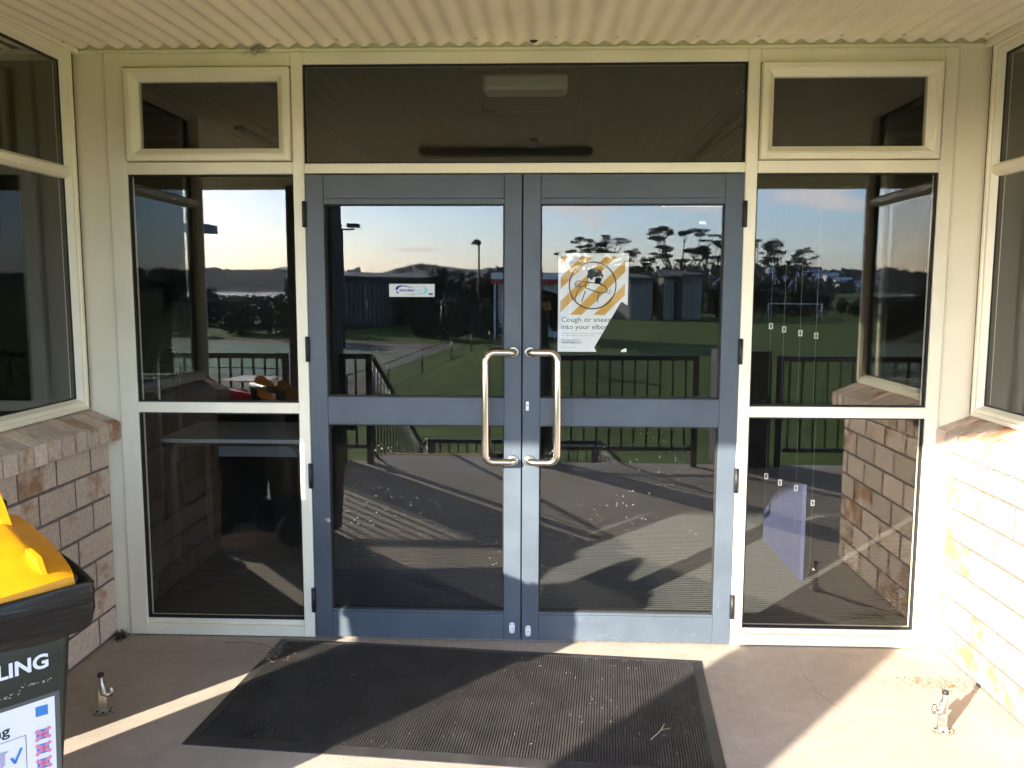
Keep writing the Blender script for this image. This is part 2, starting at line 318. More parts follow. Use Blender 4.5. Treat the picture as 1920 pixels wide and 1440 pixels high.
# opening toplights
for (a, b, z0, z1, lab) in ((-1.6865, -1.0215, 2.002, 2.364, 'closed cream awning sash above the left sidelight'), (.8415, 1.532, 2.002, 2.367, 'closed cream awning sash above the right sidelight')):
    s = empty('awning_sash', ((a+b)/2, 0, z0), lab, 'window', 'awning sashes beside the toplight')
    MB().ring(a, b, z0, z1, [(0, .0), (0, .034), (.003, .038), (.021, .038), (.024, .035), (.027, .035), (.050, .012), (.050, -.015), (.0, -.015)], fy).build('sash_frame', CREAM, s)
    MB().box(a+.048, b-.048, -.004, .002, z0+.048, z1-.048).build('glass_pane', GLASS, s)
    MB().ring(a-.006, b+.004, z0-.004, z1+.006, [(0, -.03), (0, .0005), (.01, .0005), (.01, -.03)], fy).build('gasket', GASKET, s)
box('inner_lip', CREAM, jf, -1.6995, -1.6925, -.010, .045, 1.999, 2.371, c=.001)

# ------------------------------------------------------------------ doors
def bolt(parent, x, z):
    b = MB()
    pl = [(x-.0115+dx, z+dz) for dx, dz in ((0, .006), (.005, 0), (.018, 0), (.023, .006), (.023, .040), (.018, .046), (.005, .046), (0, .040))]
    b.prism(pl, fy, .0155, .0185)
    o = b.build('flush_bolt', ZINC, parent)
    k = MB().tube([(x, -.0185, z+.015), (x, -.026, z+.015)], .0085, 14).box(x-.0015, x+.0015, -.0275, -.026, z+.008, z+.022).build('bolt_knob', ZINC, o)
    d = MB()
    for dx in (-.007, .007):
        for dz in (.007, .039): d.tube([(x+dx, -.0184, z+dz), (x+dx, -.0192, z+dz)], .0022, 8)
    d.build('screw_heads', GASKET, o)['kind'] = 'stuff'
def door(x0, x1, hinge_left, lab, rails):
    d = empty('door_leaf', (x0 if hinge_left else x1, 0, 0), lab, 'door')
    h = .0155; gy = -.002; (ol, ir) = ((.0745, .0710) if hinge_left else (.0715, .0740))
    xa, xb = x0+ol, x1-ir
    for (a, b) in ((x0, xa-.0004), (xb+.0004, x1)): box('stile', SLATE, d, a, b, -h, .03, .012, 1.948, c=.0018)
    box('top_rail', SLATE, d, xa, xb, -h+.001, .03, 1.853, 1.947, c=.0015); box('glazing_bead', SLATE, d, xa, xb, -h+.003, .03, 1.8305, 1.8527, c=.001)
    box('mid_rail', SLATE, d, xa, xb, -h+.001, .03, .931, 1.046, c=.0015); box('bottom_rail', SLATE, d, xa, xb, -h+.001, .03, .0125, .124, c=.0015)
    for z in (.936, 1.036): box('glazing_bead', SLATE, d, xa, xb, -h-.0012, -h+.0005, z, z+.0022)
    box('glazing_bead', SLATE, d, xa, xb, -h+.003, .03, .1245, .1345, c=.001)
    for (z0, z1, gm) in ((1.0465, 1.830, GLASS), (.135, .9305, GLASS_D)):
        MB().ring(xa, xb, z0, z1, [(0, -.02), (0, .004), (.005, .004), (.005, -.02)], fy).build('gasket', GASKET, d)
        MB().box(xa+.001, xb-.001, -gy, -gy+.006, z0+.001, z1-.001).build('glass_pane', gm, d)
    s = -1 if hinge_left else 1; xh = -.125 if hinge_left else -.057
    pts = []
    zt, zb = 1.236, .786
    for k in range(7): a = k/6*math.pi/2; pts.append((xh+s*.022*(1-math.cos(a)), -(.036+.022*math.sin(a)), zt))
    for k in range(9): a = k/8*math.pi/2; pts.append((xh+s*(.078+.034*math.sin(a)), -.060-.012*k/8, zt-.034*(1-math.cos(a))))
    arc = pts[:]; pts = [(xh, -h, zt)]+arc+[(x, y, zt+zb-z) for x, y, z in reversed(arc)]+[(xh, -h, zb)]
    hd = MB().tube(pts, .0150, 20).build('pull_handle', STEEL, d)
    for z in (zt, zb): MB().tube([(xh, -h, z), (xh, -h-.004, z), (xh, -h-.006, z)], [.022, .022, .019], 24).build('rose', STEEL, hd)
    bolt(d, -.128 if hinge_left else -.060, .042 if hinge_left else .030)
    xo = x0-.004 if hinge_left else x1+.004
    for z in (1.79, 1.243, .712, .174):
        MB().tube([(xo, -h-.006, z-.052), (xo, -h-.006, z+.052)], .0075, 12).box(xo-.010, xo+.010, -h-.004, -h, z-.05, z+.05).build('hinge', BLACK, d)
    return d
dl = door(-.9690, -.0925, True, 'left slate blue glazed door leaf with smokefree sticker', None)
dr = door(-.0875, .7885, False, 'right slate blue glazed door leaf with torn yellow poster', None)
lk = MB().box(-.0735, -.0605, -.0195, -.0155, .995, 1.033, c=.0015).build('lock_plate', ZINC, dr)
MB().tube([(-.067, -.0195, 1.018), (-.067, -.0235, 1.018)], .0045, 12).build('keyhole', STEEL2, lk)
th = tag(MB().box(-.9712, .7902, .0, .06, .0005, .0105).build('door_threshold', STEEL2), 'thin worn metal threshold under the double doors', 'threshold')

rn = random.Random(31)
for leaf, xs in ((dl, ((-.955, -.905), (-.150, -.100), (-.88, -.18))), (dr, ((-.08, -.03), (.72, .78), (.0, .70)))):
    mk = MB()
    for i in range(26):
        k = rn.choice((0, 1, 2, 2)); x = rn.uniform(*xs[k]); z = rn.uniform(.02, .11) if k == 2 else rn.uniform(.03, 1.5)**1.2; a = rn.uniform(-.5, 2.4); l = rn.uniform(.003, .016); w_ = rn.uniform(.0002, .0005)
        dx, dz = math.cos(a)*l, math.sin(a)*l; mk.add([(x-dx, -.0158, z-dz), (x+dx, -.0158, z+dz), (x+dx-w_*math.sin(a)*2, -.0158, z+dz+w_*2), (x-dx-w_*math.sin(a)*2, -.0158, z-dz+w_*2)], [(0, 1, 2, 3)])
    mk.build('scuff_marks', mat('pale_scuff', (.20, .22, .24), .7), leaf, fix=False)['kind'] = 'stuff'
# ------------------------------------------------------------------ poster and sticker (on the inside of the glass)
S = .400/1218
def pf(dep):
    return lambda x, y: (.0555+(x-108)*S, .0092-dep, 1.2365+(1308-y)*S)
P0 = (.0555, .0092, 1.2365)
po = empty('cough_poster', P0, 'torn white and mustard poster with COUGH OR SNEEZE INTO YOUR ELBOW on right door', 'poster')
loc = lambda dep: (lambda x, y: tuple(a-b for a, b in zip(pf(dep)(x, y), P0)))
MB().prism([(108, 90), (975, 90), (968, 730), (930, 705), (895, 685), (870, 712), (560, 1258), (575, 1272), (590, 1308), (108, 1308)], lambda u, v, d: loc(d)(u, v), 0, .0004).build('sheet', PAPER, po, local=True)
MB().prism([(895, 1308), (903, 1284), (930, 1268), (962, 1262), (966, 1308)], lambda u, v, d: loc(d)(u, v), 0, .0004).build('torn_scrap', PAPER, po, local=True)
def clip(poly, a, b, cc):   # keep a*x+b*y<=cc
    o = []
    for i in range(len(poly)):
        p, q = poly[i], poly[(i+1) % len(poly)]; dp, dq = a*p[0]+b*p[1]-cc, a*q[0]+b*q[1]-cc
        if dp <= 0: o.append(p)
        if dp*dq < 0: t = dp/(dp-dq); o.append((p[0]+t*(q[0]-p[0]), p[1]+t*(q[1]-p[1])))
    return o
bands = []
for s0, s1 in ((0, 373), (523, 668), (818, 958), (1105, 1250), (1396, 1535)):
    p = clip(clip([(138, 130), (932, 130), (932, 848), (138, 848)], 1, 1, s1), -1, -1, -s0)
    if len(p) > 2: bands.append(p)
flat('mustard_stripes', ORANGE, po, bands, loc(.0006))
def stroke(pts, w):
    qs = []; w = w*1.25
    for (a, b), (c2, d) in zip(pts[:-1], pts[1:]):
        L_ = math.hypot(c2-a, d-b) or 1; nx, ny = -(d-b)/L_*w/2, (c2-a)/L_*w/2; ex, ey = (c2-a)/L_*w*.25, (d-b)/L_*w*.25
        qs.append([(a+nx-ex, b+ny-ey), (c2+nx+ex, d+ny+ey), (c2-nx+ex, d-ny+ey), (a-nx-ex, b-ny-ey)])
    return qs
flat('face_print', PAPER, po, [[(475, 395), (650, 375), (650, 430), (620, 475), (480, 445)], [(560, 400), (600, 385), (640, 395), (628, 470), (560, 462)]], loc(.0008))
lines = stroke([(533+288*math.cos(a/48*2*math.pi), 485+288*math.sin(a/48*2*math.pi)) for a in range(49)], 12)
lines += stroke([(455, 440), (560, 455), (640, 470), (690, 495), (712, 530), (700, 565), (660, 578), (600, 570), (500, 535), (450, 515)], 9)
lines += stroke([(455, 432), (440, 470), (450, 515)], 8)+stroke([(440, 440), (345, 428), (318, 450), (315, 480), (330, 498), (360, 500), (400, 500), (440, 482)], 7)
lines += stroke([(335, 450), (328, 480)], 5)+stroke([(350, 448), (343, 492)], 5)+stroke([(362, 470), (385, 462), (380, 488), (362, 490)], 5)
lines += stroke([(385, 505), (345, 560), (330, 610), (318, 670)], 8)+stroke([(443, 552), (422, 620), (400, 685)], 9)+stroke([(612, 575), (604, 630), (596, 690)], 8)
lines += stroke([(645, 385), (648, 430), (625, 478)], 6)+stroke([(560, 420), (582, 432), (562, 436)], 5)+stroke([(600, 432), (612, 440)], 5)+stroke([(468, 300), (462, 350), (472, 400), (475, 435)], 6)
for k in range(3): lines += stroke([(715+k*20, 535-k*2), (722+k*20, 560), (712+k*15, 582+k*6)], 4)
for k in range(2): lines += stroke([(478-k*14, 262+k*2), (460-k*12, 275), (455-k*10, 295)], 4)
flat('figure_outline', INK, po, lines, loc(.0011))
flat('hair_print', INK, po, [[(478, 292), (505, 285), (540, 276), (590, 282), (640, 305), (650, 340), (667, 370), (655, 392), (635, 372), (585, 382), (545, 380), (528, 415), (505, 415), (500, 400), (480, 395), (463, 360), (463, 320)]], loc(.0010))
n_ = (-(560-895), 0); cutn = ((895, 685), None)
def ptext(s, x, y, hgt, width, m=INK, bold=0):
    fn = lambda u, v: loc(.0010)(x+u, y-v)
    lnx, lny = 573, 335       # normal of the tear in poster units, pointing right/down
    # tear passes (885,700)-(570,1250): direction (-315,550) ; outward normal (550,315)
    px_, py_ = 880-x-4, y-712
    return lettering(s, hgt*1.38, m, po, fn, width=width, bold=bold, cut=((px_, py_), (550, -315)))
ptext('Cough or sneeze', 152, 935, 62, 655); ptext('into your elbow', 152, 1025, 62, 610)
ptext('It helps the rest of your hands, so you won’t pass', 152, 1083, 17, 560, GREYI); ptext('on to other people and make them unwell', 152, 1110, 17, 400, GREYI)
ptext('Find out more at', 152, 1170, 28, 235, GREYI); ptext('Covid19.govt.nz', 152, 1202, 28, 245, INK, .4); ptext('New Zealand Government', 152, 1255, 13, 180, GREYI)

st = empty('smokefree_sticker', (-.637, .0092, 1.4585), 'small white oblong SMOKEFREE sticker on the left door glass', 'sticker')
sf = lambda dep: (lambda x, y: ((x-255)/1185*.187, -dep, (640-y)/330*.053))
MB().prism([(255, 310), (1440, 310), (1440, 640), (255, 640)], lambda u, v, d: sf(d)(u, v), 0, .0004).build('label', WHITE, st, local=True)
flat('blue_swoosh', DBLUE, st, [[(415, 450), (430, 400), (480, 362), (570, 345), (680, 355), (780, 382), (940, 395), (780, 400), (680, 378), (590, 375), (520, 400), (485, 440), (465, 480)], [(425, 500), (480, 512), (520, 545), (505, 560), (460, 545)]], sf(.0006))
flat('pale_swoosh', LBLUE, st, [[(1120, 362), (1190, 380), (1245, 420), (1262, 470), (1240, 520), (1180, 560), (1080, 578), (960, 568), (850, 545), (960, 550), (1080, 548), (1150, 525), (1190, 480), (1185, 425)]], sf(.0006))
lettering('smoke', .0165, DBLUE, st, lambda u, v: (u, -.0008, v), width=.060, x0=.042, z0=.0225, bold=.0004)
lettering('free', .0165, LBLUE, st, lambda u, v: (u, -.0008, v), width=.033, x0=.104, z0=.0225)
flat('small_print', GREYI, st, [[(a, 570), (b, 570), (b, 580), (a, 580)] for a, b in ((645, 665), (672, 695), (725, 745), (752, 775), (795, 940))], sf(.0006))
flat('blue_box_print', DBLUE, st, [[(1265, 545), (1280, 545), (1280, 585), (1265, 585)], [(1298, 545), (1392, 545), (1392, 587), (1298, 587)]], sf(.0006))
tp = tag(MB().box(.618, .645, .0085, .0091, 1.752, 1.764).build('tape_scrap', PAPER), 'small white tape scrap near top right corner of right door', 'tape')
tp2 = tag(MB().box(.468, .712, .0085, .0091, 1.8215, 1.8275).build('tape_strip', PAPER), 'thin white tape strip along top edge of right door glass', 'tape')

# ------------------------------------------------------------------ brick walls
def brick_mesh(l, seed):
    rn = random.Random(seed); bm = bmesh.new(); bmesh.ops.create_cube(bm, size=1)
    for v in bm.verts: v.co = Vector((v.co.x*l, v.co.y*.088, v.co.z*.1105))
    bmesh.ops.bevel(bm, geom=bm.edges[:], offset=.0022, segments=1, affect='EDGES')
    for v in bm.verts: v.co += Vector((rn.uniform(-1, 1), rn.uniform(-1, 1)*.6, rn.uniform(-1, 1)))*.0009
    me = bpy.data.meshes.new('brick'); bm.to_mesh(me); bm.free(); me.materials.append(BRICK); return me
BM = {}
def get_brick(l, k):
    key = (round(l, 3), k % 3)
    if key not in BM: BM[key] = brick_mesh(l, hash(key) % 1000)
    return BM[key]
def brickwork(parent, org, ang, length, courses=7, joints0=.144, pz=.122, end_joint=True):
    """org: world start of the face line, ang: direction of run, face to the local -y side"""
    ca, sa = math.cos(ang), math.sin(ang); pl = parent.location; k = 0
    for r in range(courses):
        j = joints0 if r % 2 == 0 else joints0+.12
        while j > .245: j -= .24
        edges = [0]; 
        while j < length-.03: edges.append(j); j += .24
        edges.append(length)
        for a, b in zip(edges[:-1], edges[1:]):
            l = b-a-.012; 
            if l < .02: continue
            k += 1; s = (a+b)/2; dy = .044+random.uniform(-.0012, .0012)
            x = org[0]+ca*s-sa*dy; y = org[1]+sa*s+ca*dy
            link('brick', get_brick(l, k), None, parent, (x-pl[0], y-pl[1], .0125+.056+pz*r), (0, 0, ang))
def sillbricks(parent, xface, xback, sgn, e0, e1, front_h=.070):
    """bricks on edge, nosing beyond the face; sgn=+1 nosing towards +X"""
    pl = parent.location; n = int(round((e1-e0)/.089)); st_ = (e1-e0)/n; noz = xface+sgn*.058
    prof = [(xback, .872), (noz, .862), (noz+sgn*.0, .866), (noz, .934), (xback, .996)]
    mb = MB().prism([(xback, .868), (noz-sgn*.004, .860), (noz, .864), (noz, .930), (noz-sgn*.005, .9365), (xback, .992)], lambda u, v, d: (u-pl[0], d, v-pl[2]), -st_/2+.005, st_/2-.005)
    me = mb.mesh('sill_brick', BRICK)
    for i in range(n): link('sill_brick', me, None, parent, (random.uniform(-.0015, .0015), -(e0+st_*(i+.5))-pl[1], random.uniform(-.001, .001)))
    MB().box(xback, noz-sgn*.012, -e1+.002, -e0-.002, .862, .925).build('mortar_bed', MORTAR, parent)
ER = 1.18
wl = empty('brick_wall', (-1.84, 0, 0), 'low shaded brick return wall left of the doors, behind the bins', 'wall')
MB().box(-1.8425, -1.93, -ER+.008, -.002, 0, .862).build('mortar', MORTAR, wl)
brickwork(wl, (-1.84, -ER), math.pi/2, ER, joints0=ER-.144-.96)
for o in list(wl.children):
    pass
sillbricks(wl, -1.84, -1.925, 1, .003, ER+.04)
wr = empty('brick_wall', (1.65, 0, 0), 'low sunlit brick return wall right of the doors', 'wall')
MB().box(1.6525, 1.74, -ER+.008, -.002, 0, .862).build('mortar', MORTAR, wr)
brickwork(wr, (1.65, 0), -math.pi/2, ER, joints0=.144)
sillbricks(wr, 1.65, 1.735, -1, .003, ER+.04)
# outer facade walls either side
fl = empty('brick_wall', (-1.93, -ER, 0), 'outer brick facade wall stretching left beyond the porch window', 'wall')
MB().box(-5.0, -1.942, -ER+.007, -ER+.09, 0, .862).build('mortar', MORTAR, fl)
brickwork(fl, (-5.0, -ER), 0, 3.06, joints0=.10)
frr = empty('brick_wall', (1.74, -ER, 0), 'outer brick facade wall stretching right beyond the porch window', 'wall')
MB().box(1.752, 4.6, -ER+.007, -ER+.09, 0, .862).build('mortar', MORTAR, frr)
brickwork(frr, (1.742, -ER), 0, 2.86, joints0=.12)
for (p, a, b) in ((fl, -5.0, -1.99), (frr, 1.80, 4.6)):
    n = int((b-a)/.089); st_ = (b-a)/n
    me = MB().prism([(-ER+.085, .868), (-ER-.054, .860), (-ER-.058, .930), (-ER+.085, .992)], lambda u, v, d: (d, u-p.location[1], v), -st_/2+.005, st_/2-.005).mesh('sill_brick', BRICK)
    for i in range(n): link('sill_brick', me, None, p, (a+st_*(i+.5)-p.location[0], 0, 0))
    MB().box(a, b, -ER-.04, -ER+.084, .862, .92).build('mortar_bed', MORTAR, p)
# ------------------------------------------------------------------ return windows
def side_window(xp, sg, lab):  # glazed on both sides of its bay
    s = empty('side_window', (xp, -ER/2, .99), lab, 'window')
    fn = lambda u, v, h: (xp+sg*h, -u, v)
    e0, e1, z0, z1 = .035, ER-.006, .990, 2.432
    prof = [(0, -.03), (0, .030), (.004, .034), (.018, .034), (.020, .028), (.034, .028), (.048, .004), (.048, -.02)]
    MB().ring(e0, e1, z0, z1, prof, fn).build('frame', CREAM, s)
    b = MB(); zz = 1.952
    b.prism([(-.026, -.02), (-.026, .006), (-.012, .028), (.012, .028), (.026, .006), (.026, -.02)], lambda u, v, d: (xp+sg*v, -d, zz+u), e0+.040, e1-.040); b.build('transom', CREAM, s)
    MB().ring(e0+.048, e1-.048, z0+.048, z1-.048, [(0, -.015), (0, .0055), (.004, .0055), (.004, -.015)], fn).build('gasket', GASKET, s)
    MB().box(xp-.003, xp+.003, -(e1-.049), -(e0+.049), z0+.049, zz-.024).build('glass_pane', GLASS_S, s)
    MB().box(xp-.003, xp+.003, -(e1-.049), -(e0+.049), zz+.024, z1-.049).build('glass_pane', GLASS_S, s)
    MB().box(xp+sg*.036, xp+sg*.05, -ER, -.012, z1-.01, z1+.012, c=.001).build('head_trim', CREAM, s)
    MB().box(xp-.03, xp+.04, -ER-.02, -e1-.002, .998, 2.44, c=.003).build('corner_post', CREAM, s)
    # dark brown strip backing the gap beside the wall
    MB().box(xp-.02, xp+.02, -.034, -.003, .992, 2.44).build('packer', mat('dark_brown_packer', (.12, .085, .05), .9), s)
    return s
sw1 = side_window(-1.925, 1, 'tall side window above the left brick return wall')
sw2 = side_window(1.742, -1, 'tall side window above the right brick return wall')
def facade_window(x0, x1, lab):
    s = empty('facade_window', ((x0+x1)/2, -ER, .99), lab, 'window'); fn = lambda u, v, h: (u, -ER+.01-h, v)
    MB().ring(x0, x1, .996, 2.30, [(0, -.03), (0, .03), (.012, .03), (.018, .005), (.018, -.02)], fn).build('frame', CREAM, s)
    xa, xb = (x0+.02, -2.062) if x0 < 0 else (x0+.02, x1-.02)
    BL = mat('sun_block_grey', (.13, .125, .11), .9)
    MB().box(xa, xb, -ER+.050, -ER+.055, 1.02, 2.28).build('sun_block_blind', BL, s)  # added blind: stops stray sun crossing the bay and backs the glass grey
    if x0 < 0: MB().box(xb+.001, x1-.02, -ER+.050, -ER+.055, 1.42, 2.28).build('sun_block_blind', BL, s)  # added upper piece, leaves a slit so sun reaches the left mullion
    MB().box(x0+.017, x1-.017, -ER+.007, -ER+.013, 1.013, 2.283).build('glass_pane', GLASS_S, s)
facade_window(-2.35, -1.947, 'outer window of the left bay, round the corner from the bins')
facade_window(1.81, 2.6, 'outer window of the right bay, round the corner of the sunlit wall')
MB_ = MB().box(-5.0, -2.352, -ER, -ER+.08, .996, 2.40).box(-2.35, -1.96, -ER, -ER+.08, 2.303, 2.40).box(2.602, 4.6, -ER, -ER+.08, .996, 2.40).box(1.775, 2.6, -ER, -ER+.08, 2.303, 2.40)
tag(MB_.build('facade_cladding', BOARD), kind='structure')

# ------------------------------------------------------------------ interior
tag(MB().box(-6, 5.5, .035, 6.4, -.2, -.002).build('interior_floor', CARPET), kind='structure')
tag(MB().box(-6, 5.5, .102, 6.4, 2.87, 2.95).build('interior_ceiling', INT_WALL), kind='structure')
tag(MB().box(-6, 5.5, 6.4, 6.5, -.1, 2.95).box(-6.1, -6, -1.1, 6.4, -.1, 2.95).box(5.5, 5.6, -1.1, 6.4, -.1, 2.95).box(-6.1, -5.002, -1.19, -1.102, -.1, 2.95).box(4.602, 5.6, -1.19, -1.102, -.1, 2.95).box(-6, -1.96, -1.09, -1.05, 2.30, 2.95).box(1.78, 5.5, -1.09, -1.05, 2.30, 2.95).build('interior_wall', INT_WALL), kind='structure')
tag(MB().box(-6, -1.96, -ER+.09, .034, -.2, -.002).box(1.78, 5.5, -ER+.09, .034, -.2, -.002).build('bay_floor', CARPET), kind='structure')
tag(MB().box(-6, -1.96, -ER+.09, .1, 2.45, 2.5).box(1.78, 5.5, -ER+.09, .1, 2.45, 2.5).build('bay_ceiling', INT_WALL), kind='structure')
clt = empty('ceiling_light', (-.13, 2.2, 2.8), 'white oblong ceiling light inside, seen through the toplight', 'light')
MB().box(-.41, .14, 2.12, 2.36, 2.765, 2.868, c=.02).build('diffuser', mat('white_diffuser', (.85, .85, .80), .5), clt)
hat = tag(MB().ring(-.53, .28, 2.0, 3.3, [(0, 0), (0, .02), (.04, .02), (.04, 0)], lambda u, v, h: (u, v, 2.87-h)).build('ceiling_hatch', INT_DARK), 'dark square ceiling hatch frame behind the ceiling light inside', 'hatch')
# ceiling battens
for i, x in enumerate((-1.9, 1.35)):
    tag(MB().box(x, x+.05, .3, 6, 2.855, 2.869).build('ceiling_batten', INT_DARK), ('long ceiling batten inside, left of the light', 'long ceiling batten inside, right of the light')[i], 'batten')
tb = empty('office_table', (-1.6, .95, 0), 'dim table with pale top and bent tube legs inside behind left sidelight', 'table')
pts = []
for (cx, cy) in ((-1.30, 1.40), (-1.98, 1.40), (-1.98, .93), (-1.30, .93)):
    a0 = {(-1.30, 1.40): 0, (-1.98, 1.40): 90, (-1.98, .93): 180, (-1.30, .93): 270}[(cx, cy)]
    for k in range(6): a = R(a0+k*18); pts.append((cx+.06*math.cos(a), cy+.06*math.sin(a)))
MB().prism(pts, lambda u, v, d: (u, v, d), .682, .702).build('table_top', mat('pale_laminate', (.45, .46, .45), .5), tb)
for y in (.95, 1.40):
    MB().tube([(-1.99, y, 0), (-1.99, y, .6), (-1.975, y, .645), (-1.94, y, .668), (-1.36, y, .668), (-1.32, y, .645), (-1.30, y, .6), (-1.30, y, 0)], .016, 10).build('leg_frame', mat('brown_tube', (.10, .06, .04), .4), tb)
MB().box(-1.93, -1.36, 1.42, 1.435, .50, .62).build('modesty_panel', mat('pale_panel', (.30, .31, .33), .6), tb)
ch = empty('office_chair', (-2.6, 1.95, 0), 'dark chair with chrome tube back inside, left of the table', 'chair')
MB().tube([(-2.45, 1.80, 0), (-2.45, 1.80, 1.03), (-2.45, 1.84, 1.09), (-2.45, 1.95, 1.12), (-2.45, 2.06, 1.09), (-2.45, 2.10, 1.03), (-2.45, 2.10, 0)], .010, 10).build('tube_frame', STEEL2, ch)
MB().box(-2.88, -2.47, 1.78, 2.12, .42, .47, c=.01).build('seat', INT_DARK, ch); MB().box(-2.50, -2.47, 1.82, 2.08, .80, 1.0, c=.01).build('backrest', INT_DARK, ch)
bb = tag(MB().prism([(.825, .0), (1.56, .0), (1.56, .165), (1.45, .25), (1.33, .34), (1.15, .43), (1.0, .475), (.875, .50), (.825, .505)], lambda u, v, d: (d, u, v), 1.325, 1.345).build('lit_wall_panel', mat('lilac_blue_panel', (.028, .033, .075), .7)), 'lilac blue panel inside the right sidelight, shaped as the sunlit part of a wall', 'board')  # curved top puts the edge of sun and shade into the outline
for z0 in (0,):
    for i, (x, z, zt_) in enumerate(((.981, 1.334, 1.9), (1.038, 1.32, 1.9), (1.108, 1.304, 1.9), (1.176, 1.293, 1.9), (.984, .672, .9), (1.045, .644, .9), (1.116, .62, .9), (1.191, .554, .9))):
        g = empty('blind_clip', (x, .25, z), ('small white blind clip behind right sidelight glass, upper row, %s' if i < 4 else 'small white blind clip behind right sidelight glass, lower row, %s') % ('leftmost', 'second from left', 'third from left', 'rightmost')[i % 4], 'clip', 'blind clips hanging behind the right sidelight')
        MB().ring(x-.008, x+.008, z-.012, z+.014, [(0, 0), (0, .006), (.004, .006), (.004, 0)], lambda u, v, h: (u, .25-h, v)).build('clip_frame', WHITE, g)
        MB().tube([(x, .25, z-.3), (x, .25, zt_)], .0006, 4).build('cord', GREYI, g)

# ------------------------------------------------------------------ door mat
def door_mat():
    o = empty('door_mat', (-.27, -.52, 0), 'black ribbed rubber door mat lying askew before the double doors', 'mat', rz=R(-4.6))
    W, D = 1.76, .85; hw, hd = W/2, D/2; b = MB()
    prof = [(0, 0), (0, .003), (.038, .0105), (.042, .0105), (.042, 0)]
    b.ring(-hw, hw, -hd, hd, prof, lambda u, v, h: (u, v, h+.0005)); b.build('edging', mat('smooth_black_rubber', (.028, .027, .027), .5, noise_amt=.3, noise_scale=9), o, local=True)
    n = int((W-.084)/.0092); x0 = -hw+.042; V = []; Fc = []; st_ = (W-.084)/n
    ys = [(-hd+.042)+(D-.084)*j/6 for j in range(7)]
    xs = []
    for i in range(n):
        a = x0+i*st_; xs += [(a, .0065), (a+st_*.22, .0065), (a+st_*.34, .0105), (a+st_*.88, .0105)]
    xs.append((x0+n*st_, .0065)); m = len(xs)
    for y in ys: V += [(x, y, z) for x, z in xs]
    Fc = [(j*m+i, j*m+i+1, (j+1)*m+i+1, (j+1)*m+i) for j in range(len(ys)-1) for i in range(m-1)]
    MB().add(V, Fc).build('ribbed_field', MATR, o, local=True, fix=False); return o
dm = door_mat()
# litter: dry grass bits on mat and floor
def litter(name, n, rx, ry, z, lab, m, size=.006, bias=None):
    b = MB(); rn = random.Random(len(name)+n)
    for i in range(n):
        x, y = rn.uniform(*rx), rn.uniform(*ry)
        if bias: x, y = rn.gauss(bias[0], bias[2]), rn.gauss(bias[1], bias[3])
        a = rn.uniform(0, math.pi); l = rn.uniform(.4, 1.6)*size*(3 if rn.random() < .08 else 1); w_ = rn.uniform(.15, .4)*size
        dx, dy = math.cos(a)*l, math.sin(a)*l; nx, ny = -math.sin(a)*w_, math.cos(a)*w_; h = rn.uniform(.001, .003)
        b.add([(x-dx, y-dy, z), (x+nx, y+ny, z+h), (x+dx, y+dy, z+h*.4), (x-nx, y-ny, z+h*.8)], [(0, 1, 2, 3), (0, 3, 1)])
    return tag(b.build(name, m, fix=False), lab, 'litter', kind='stuff')
DRY = mat('dry_grass', (.50, .44, .32), .9, noise_amt=.4, noise_scale=40)
litter('grass_litter', 260, (-1.08, .56), (-.9, -.14), .0112, 'dry grass bits scattered over the black door mat', DRY, .0036)
litter('floor_litter', 160, (-1.6, 1.6), (-1.0, -.02), .0006, 'fine dark debris scattered over the concrete porch floor', mat('dark_debris', (.10, .07, .045), .95), .0024)
litter('threshold_litter', 110, (-1, .8), (-.05, -.01), .0006, 'dry crumbs gathered along the foot of the doors', mat('brown_debris', (.14, .10, .06), .95), .003)
litter('corner_litter', 240, (0, 1), (0, 1), .0006, 'leaf crumbs gathered near the right brick wall', mat('tan_debris', (.23, .15, .08), .95), .0055, (1.50, -.33, .085, .035))
litter('pale_litter', 60, (0, 1), (0, 1), .0112, 'pale straw clump at the left end of the door mat', mat('pale_straw', (.55, .40, .24), .9), .006, (-1.09, -.20, .03, .045))
def leaf_thing(x, y, rz, lab, col):
    o = empty('fallen_leaf', (x, y, .002), lab, 'leaf', rz=rz); b = MB()
    b.add([(-.016, 0, 0), (-.005, .008, .004), (.010, .006, .006), (.018, 0, .002), (.008, -.008, .003), (-.008, -.006, .006)], [(0, 1, 2, 3), (0, 3, 4, 5)]); b.build('blade', mat('leaf_colour', col, .7), o, local=True)
leaf_thing(1.543, -.355, .4, 'small orange red leaf beside the right door holder', (.5, .10, .04))
leaf_thing(1.66, -.52, 1.4, 'curled tan leaf at the foot of the sunlit brick wall', (.30, .17, .08))
tw = tag(MB().tube([(.36, -.80, .014), (.395, -.76, .020), (.42, -.70, .016), (.41, -.69, .015)], [.0012, .0015, .0012, .0006], 5).tube([(.40, -.745, .018), (.435, -.725, .014)], .0008, 5).build('twig', DRY), 'forked straw coloured twig lying on the right of the door mat', 'twig')
tw2 = tag(MB().tube([(-1.34, -.08, .003), (-1.24, -.075, .007), (-1.14, -.11, .004), (-1.10, -.15, .003)], .0007, 5).build('twig', mat('dark_twig', (.08, .05, .03), .9)), 'thin curved dark twig on the floor left of the mat', 'twig')
crk = MB()
random.seed(3); x, y = 1.02, -.22
pp = []
for i in range(14): pp.append((x, y, .0004)); x += random.uniform(-.012, .03)*.6; y -= random.uniform(.02, .06)
crk.tube(pp, .0005, 4); tag(crk.build('floor_crack', mat('crack_dirt', (.22, .18, .14), 1)), 'hairline dark crack in the concrete right of the mat', 'crack')
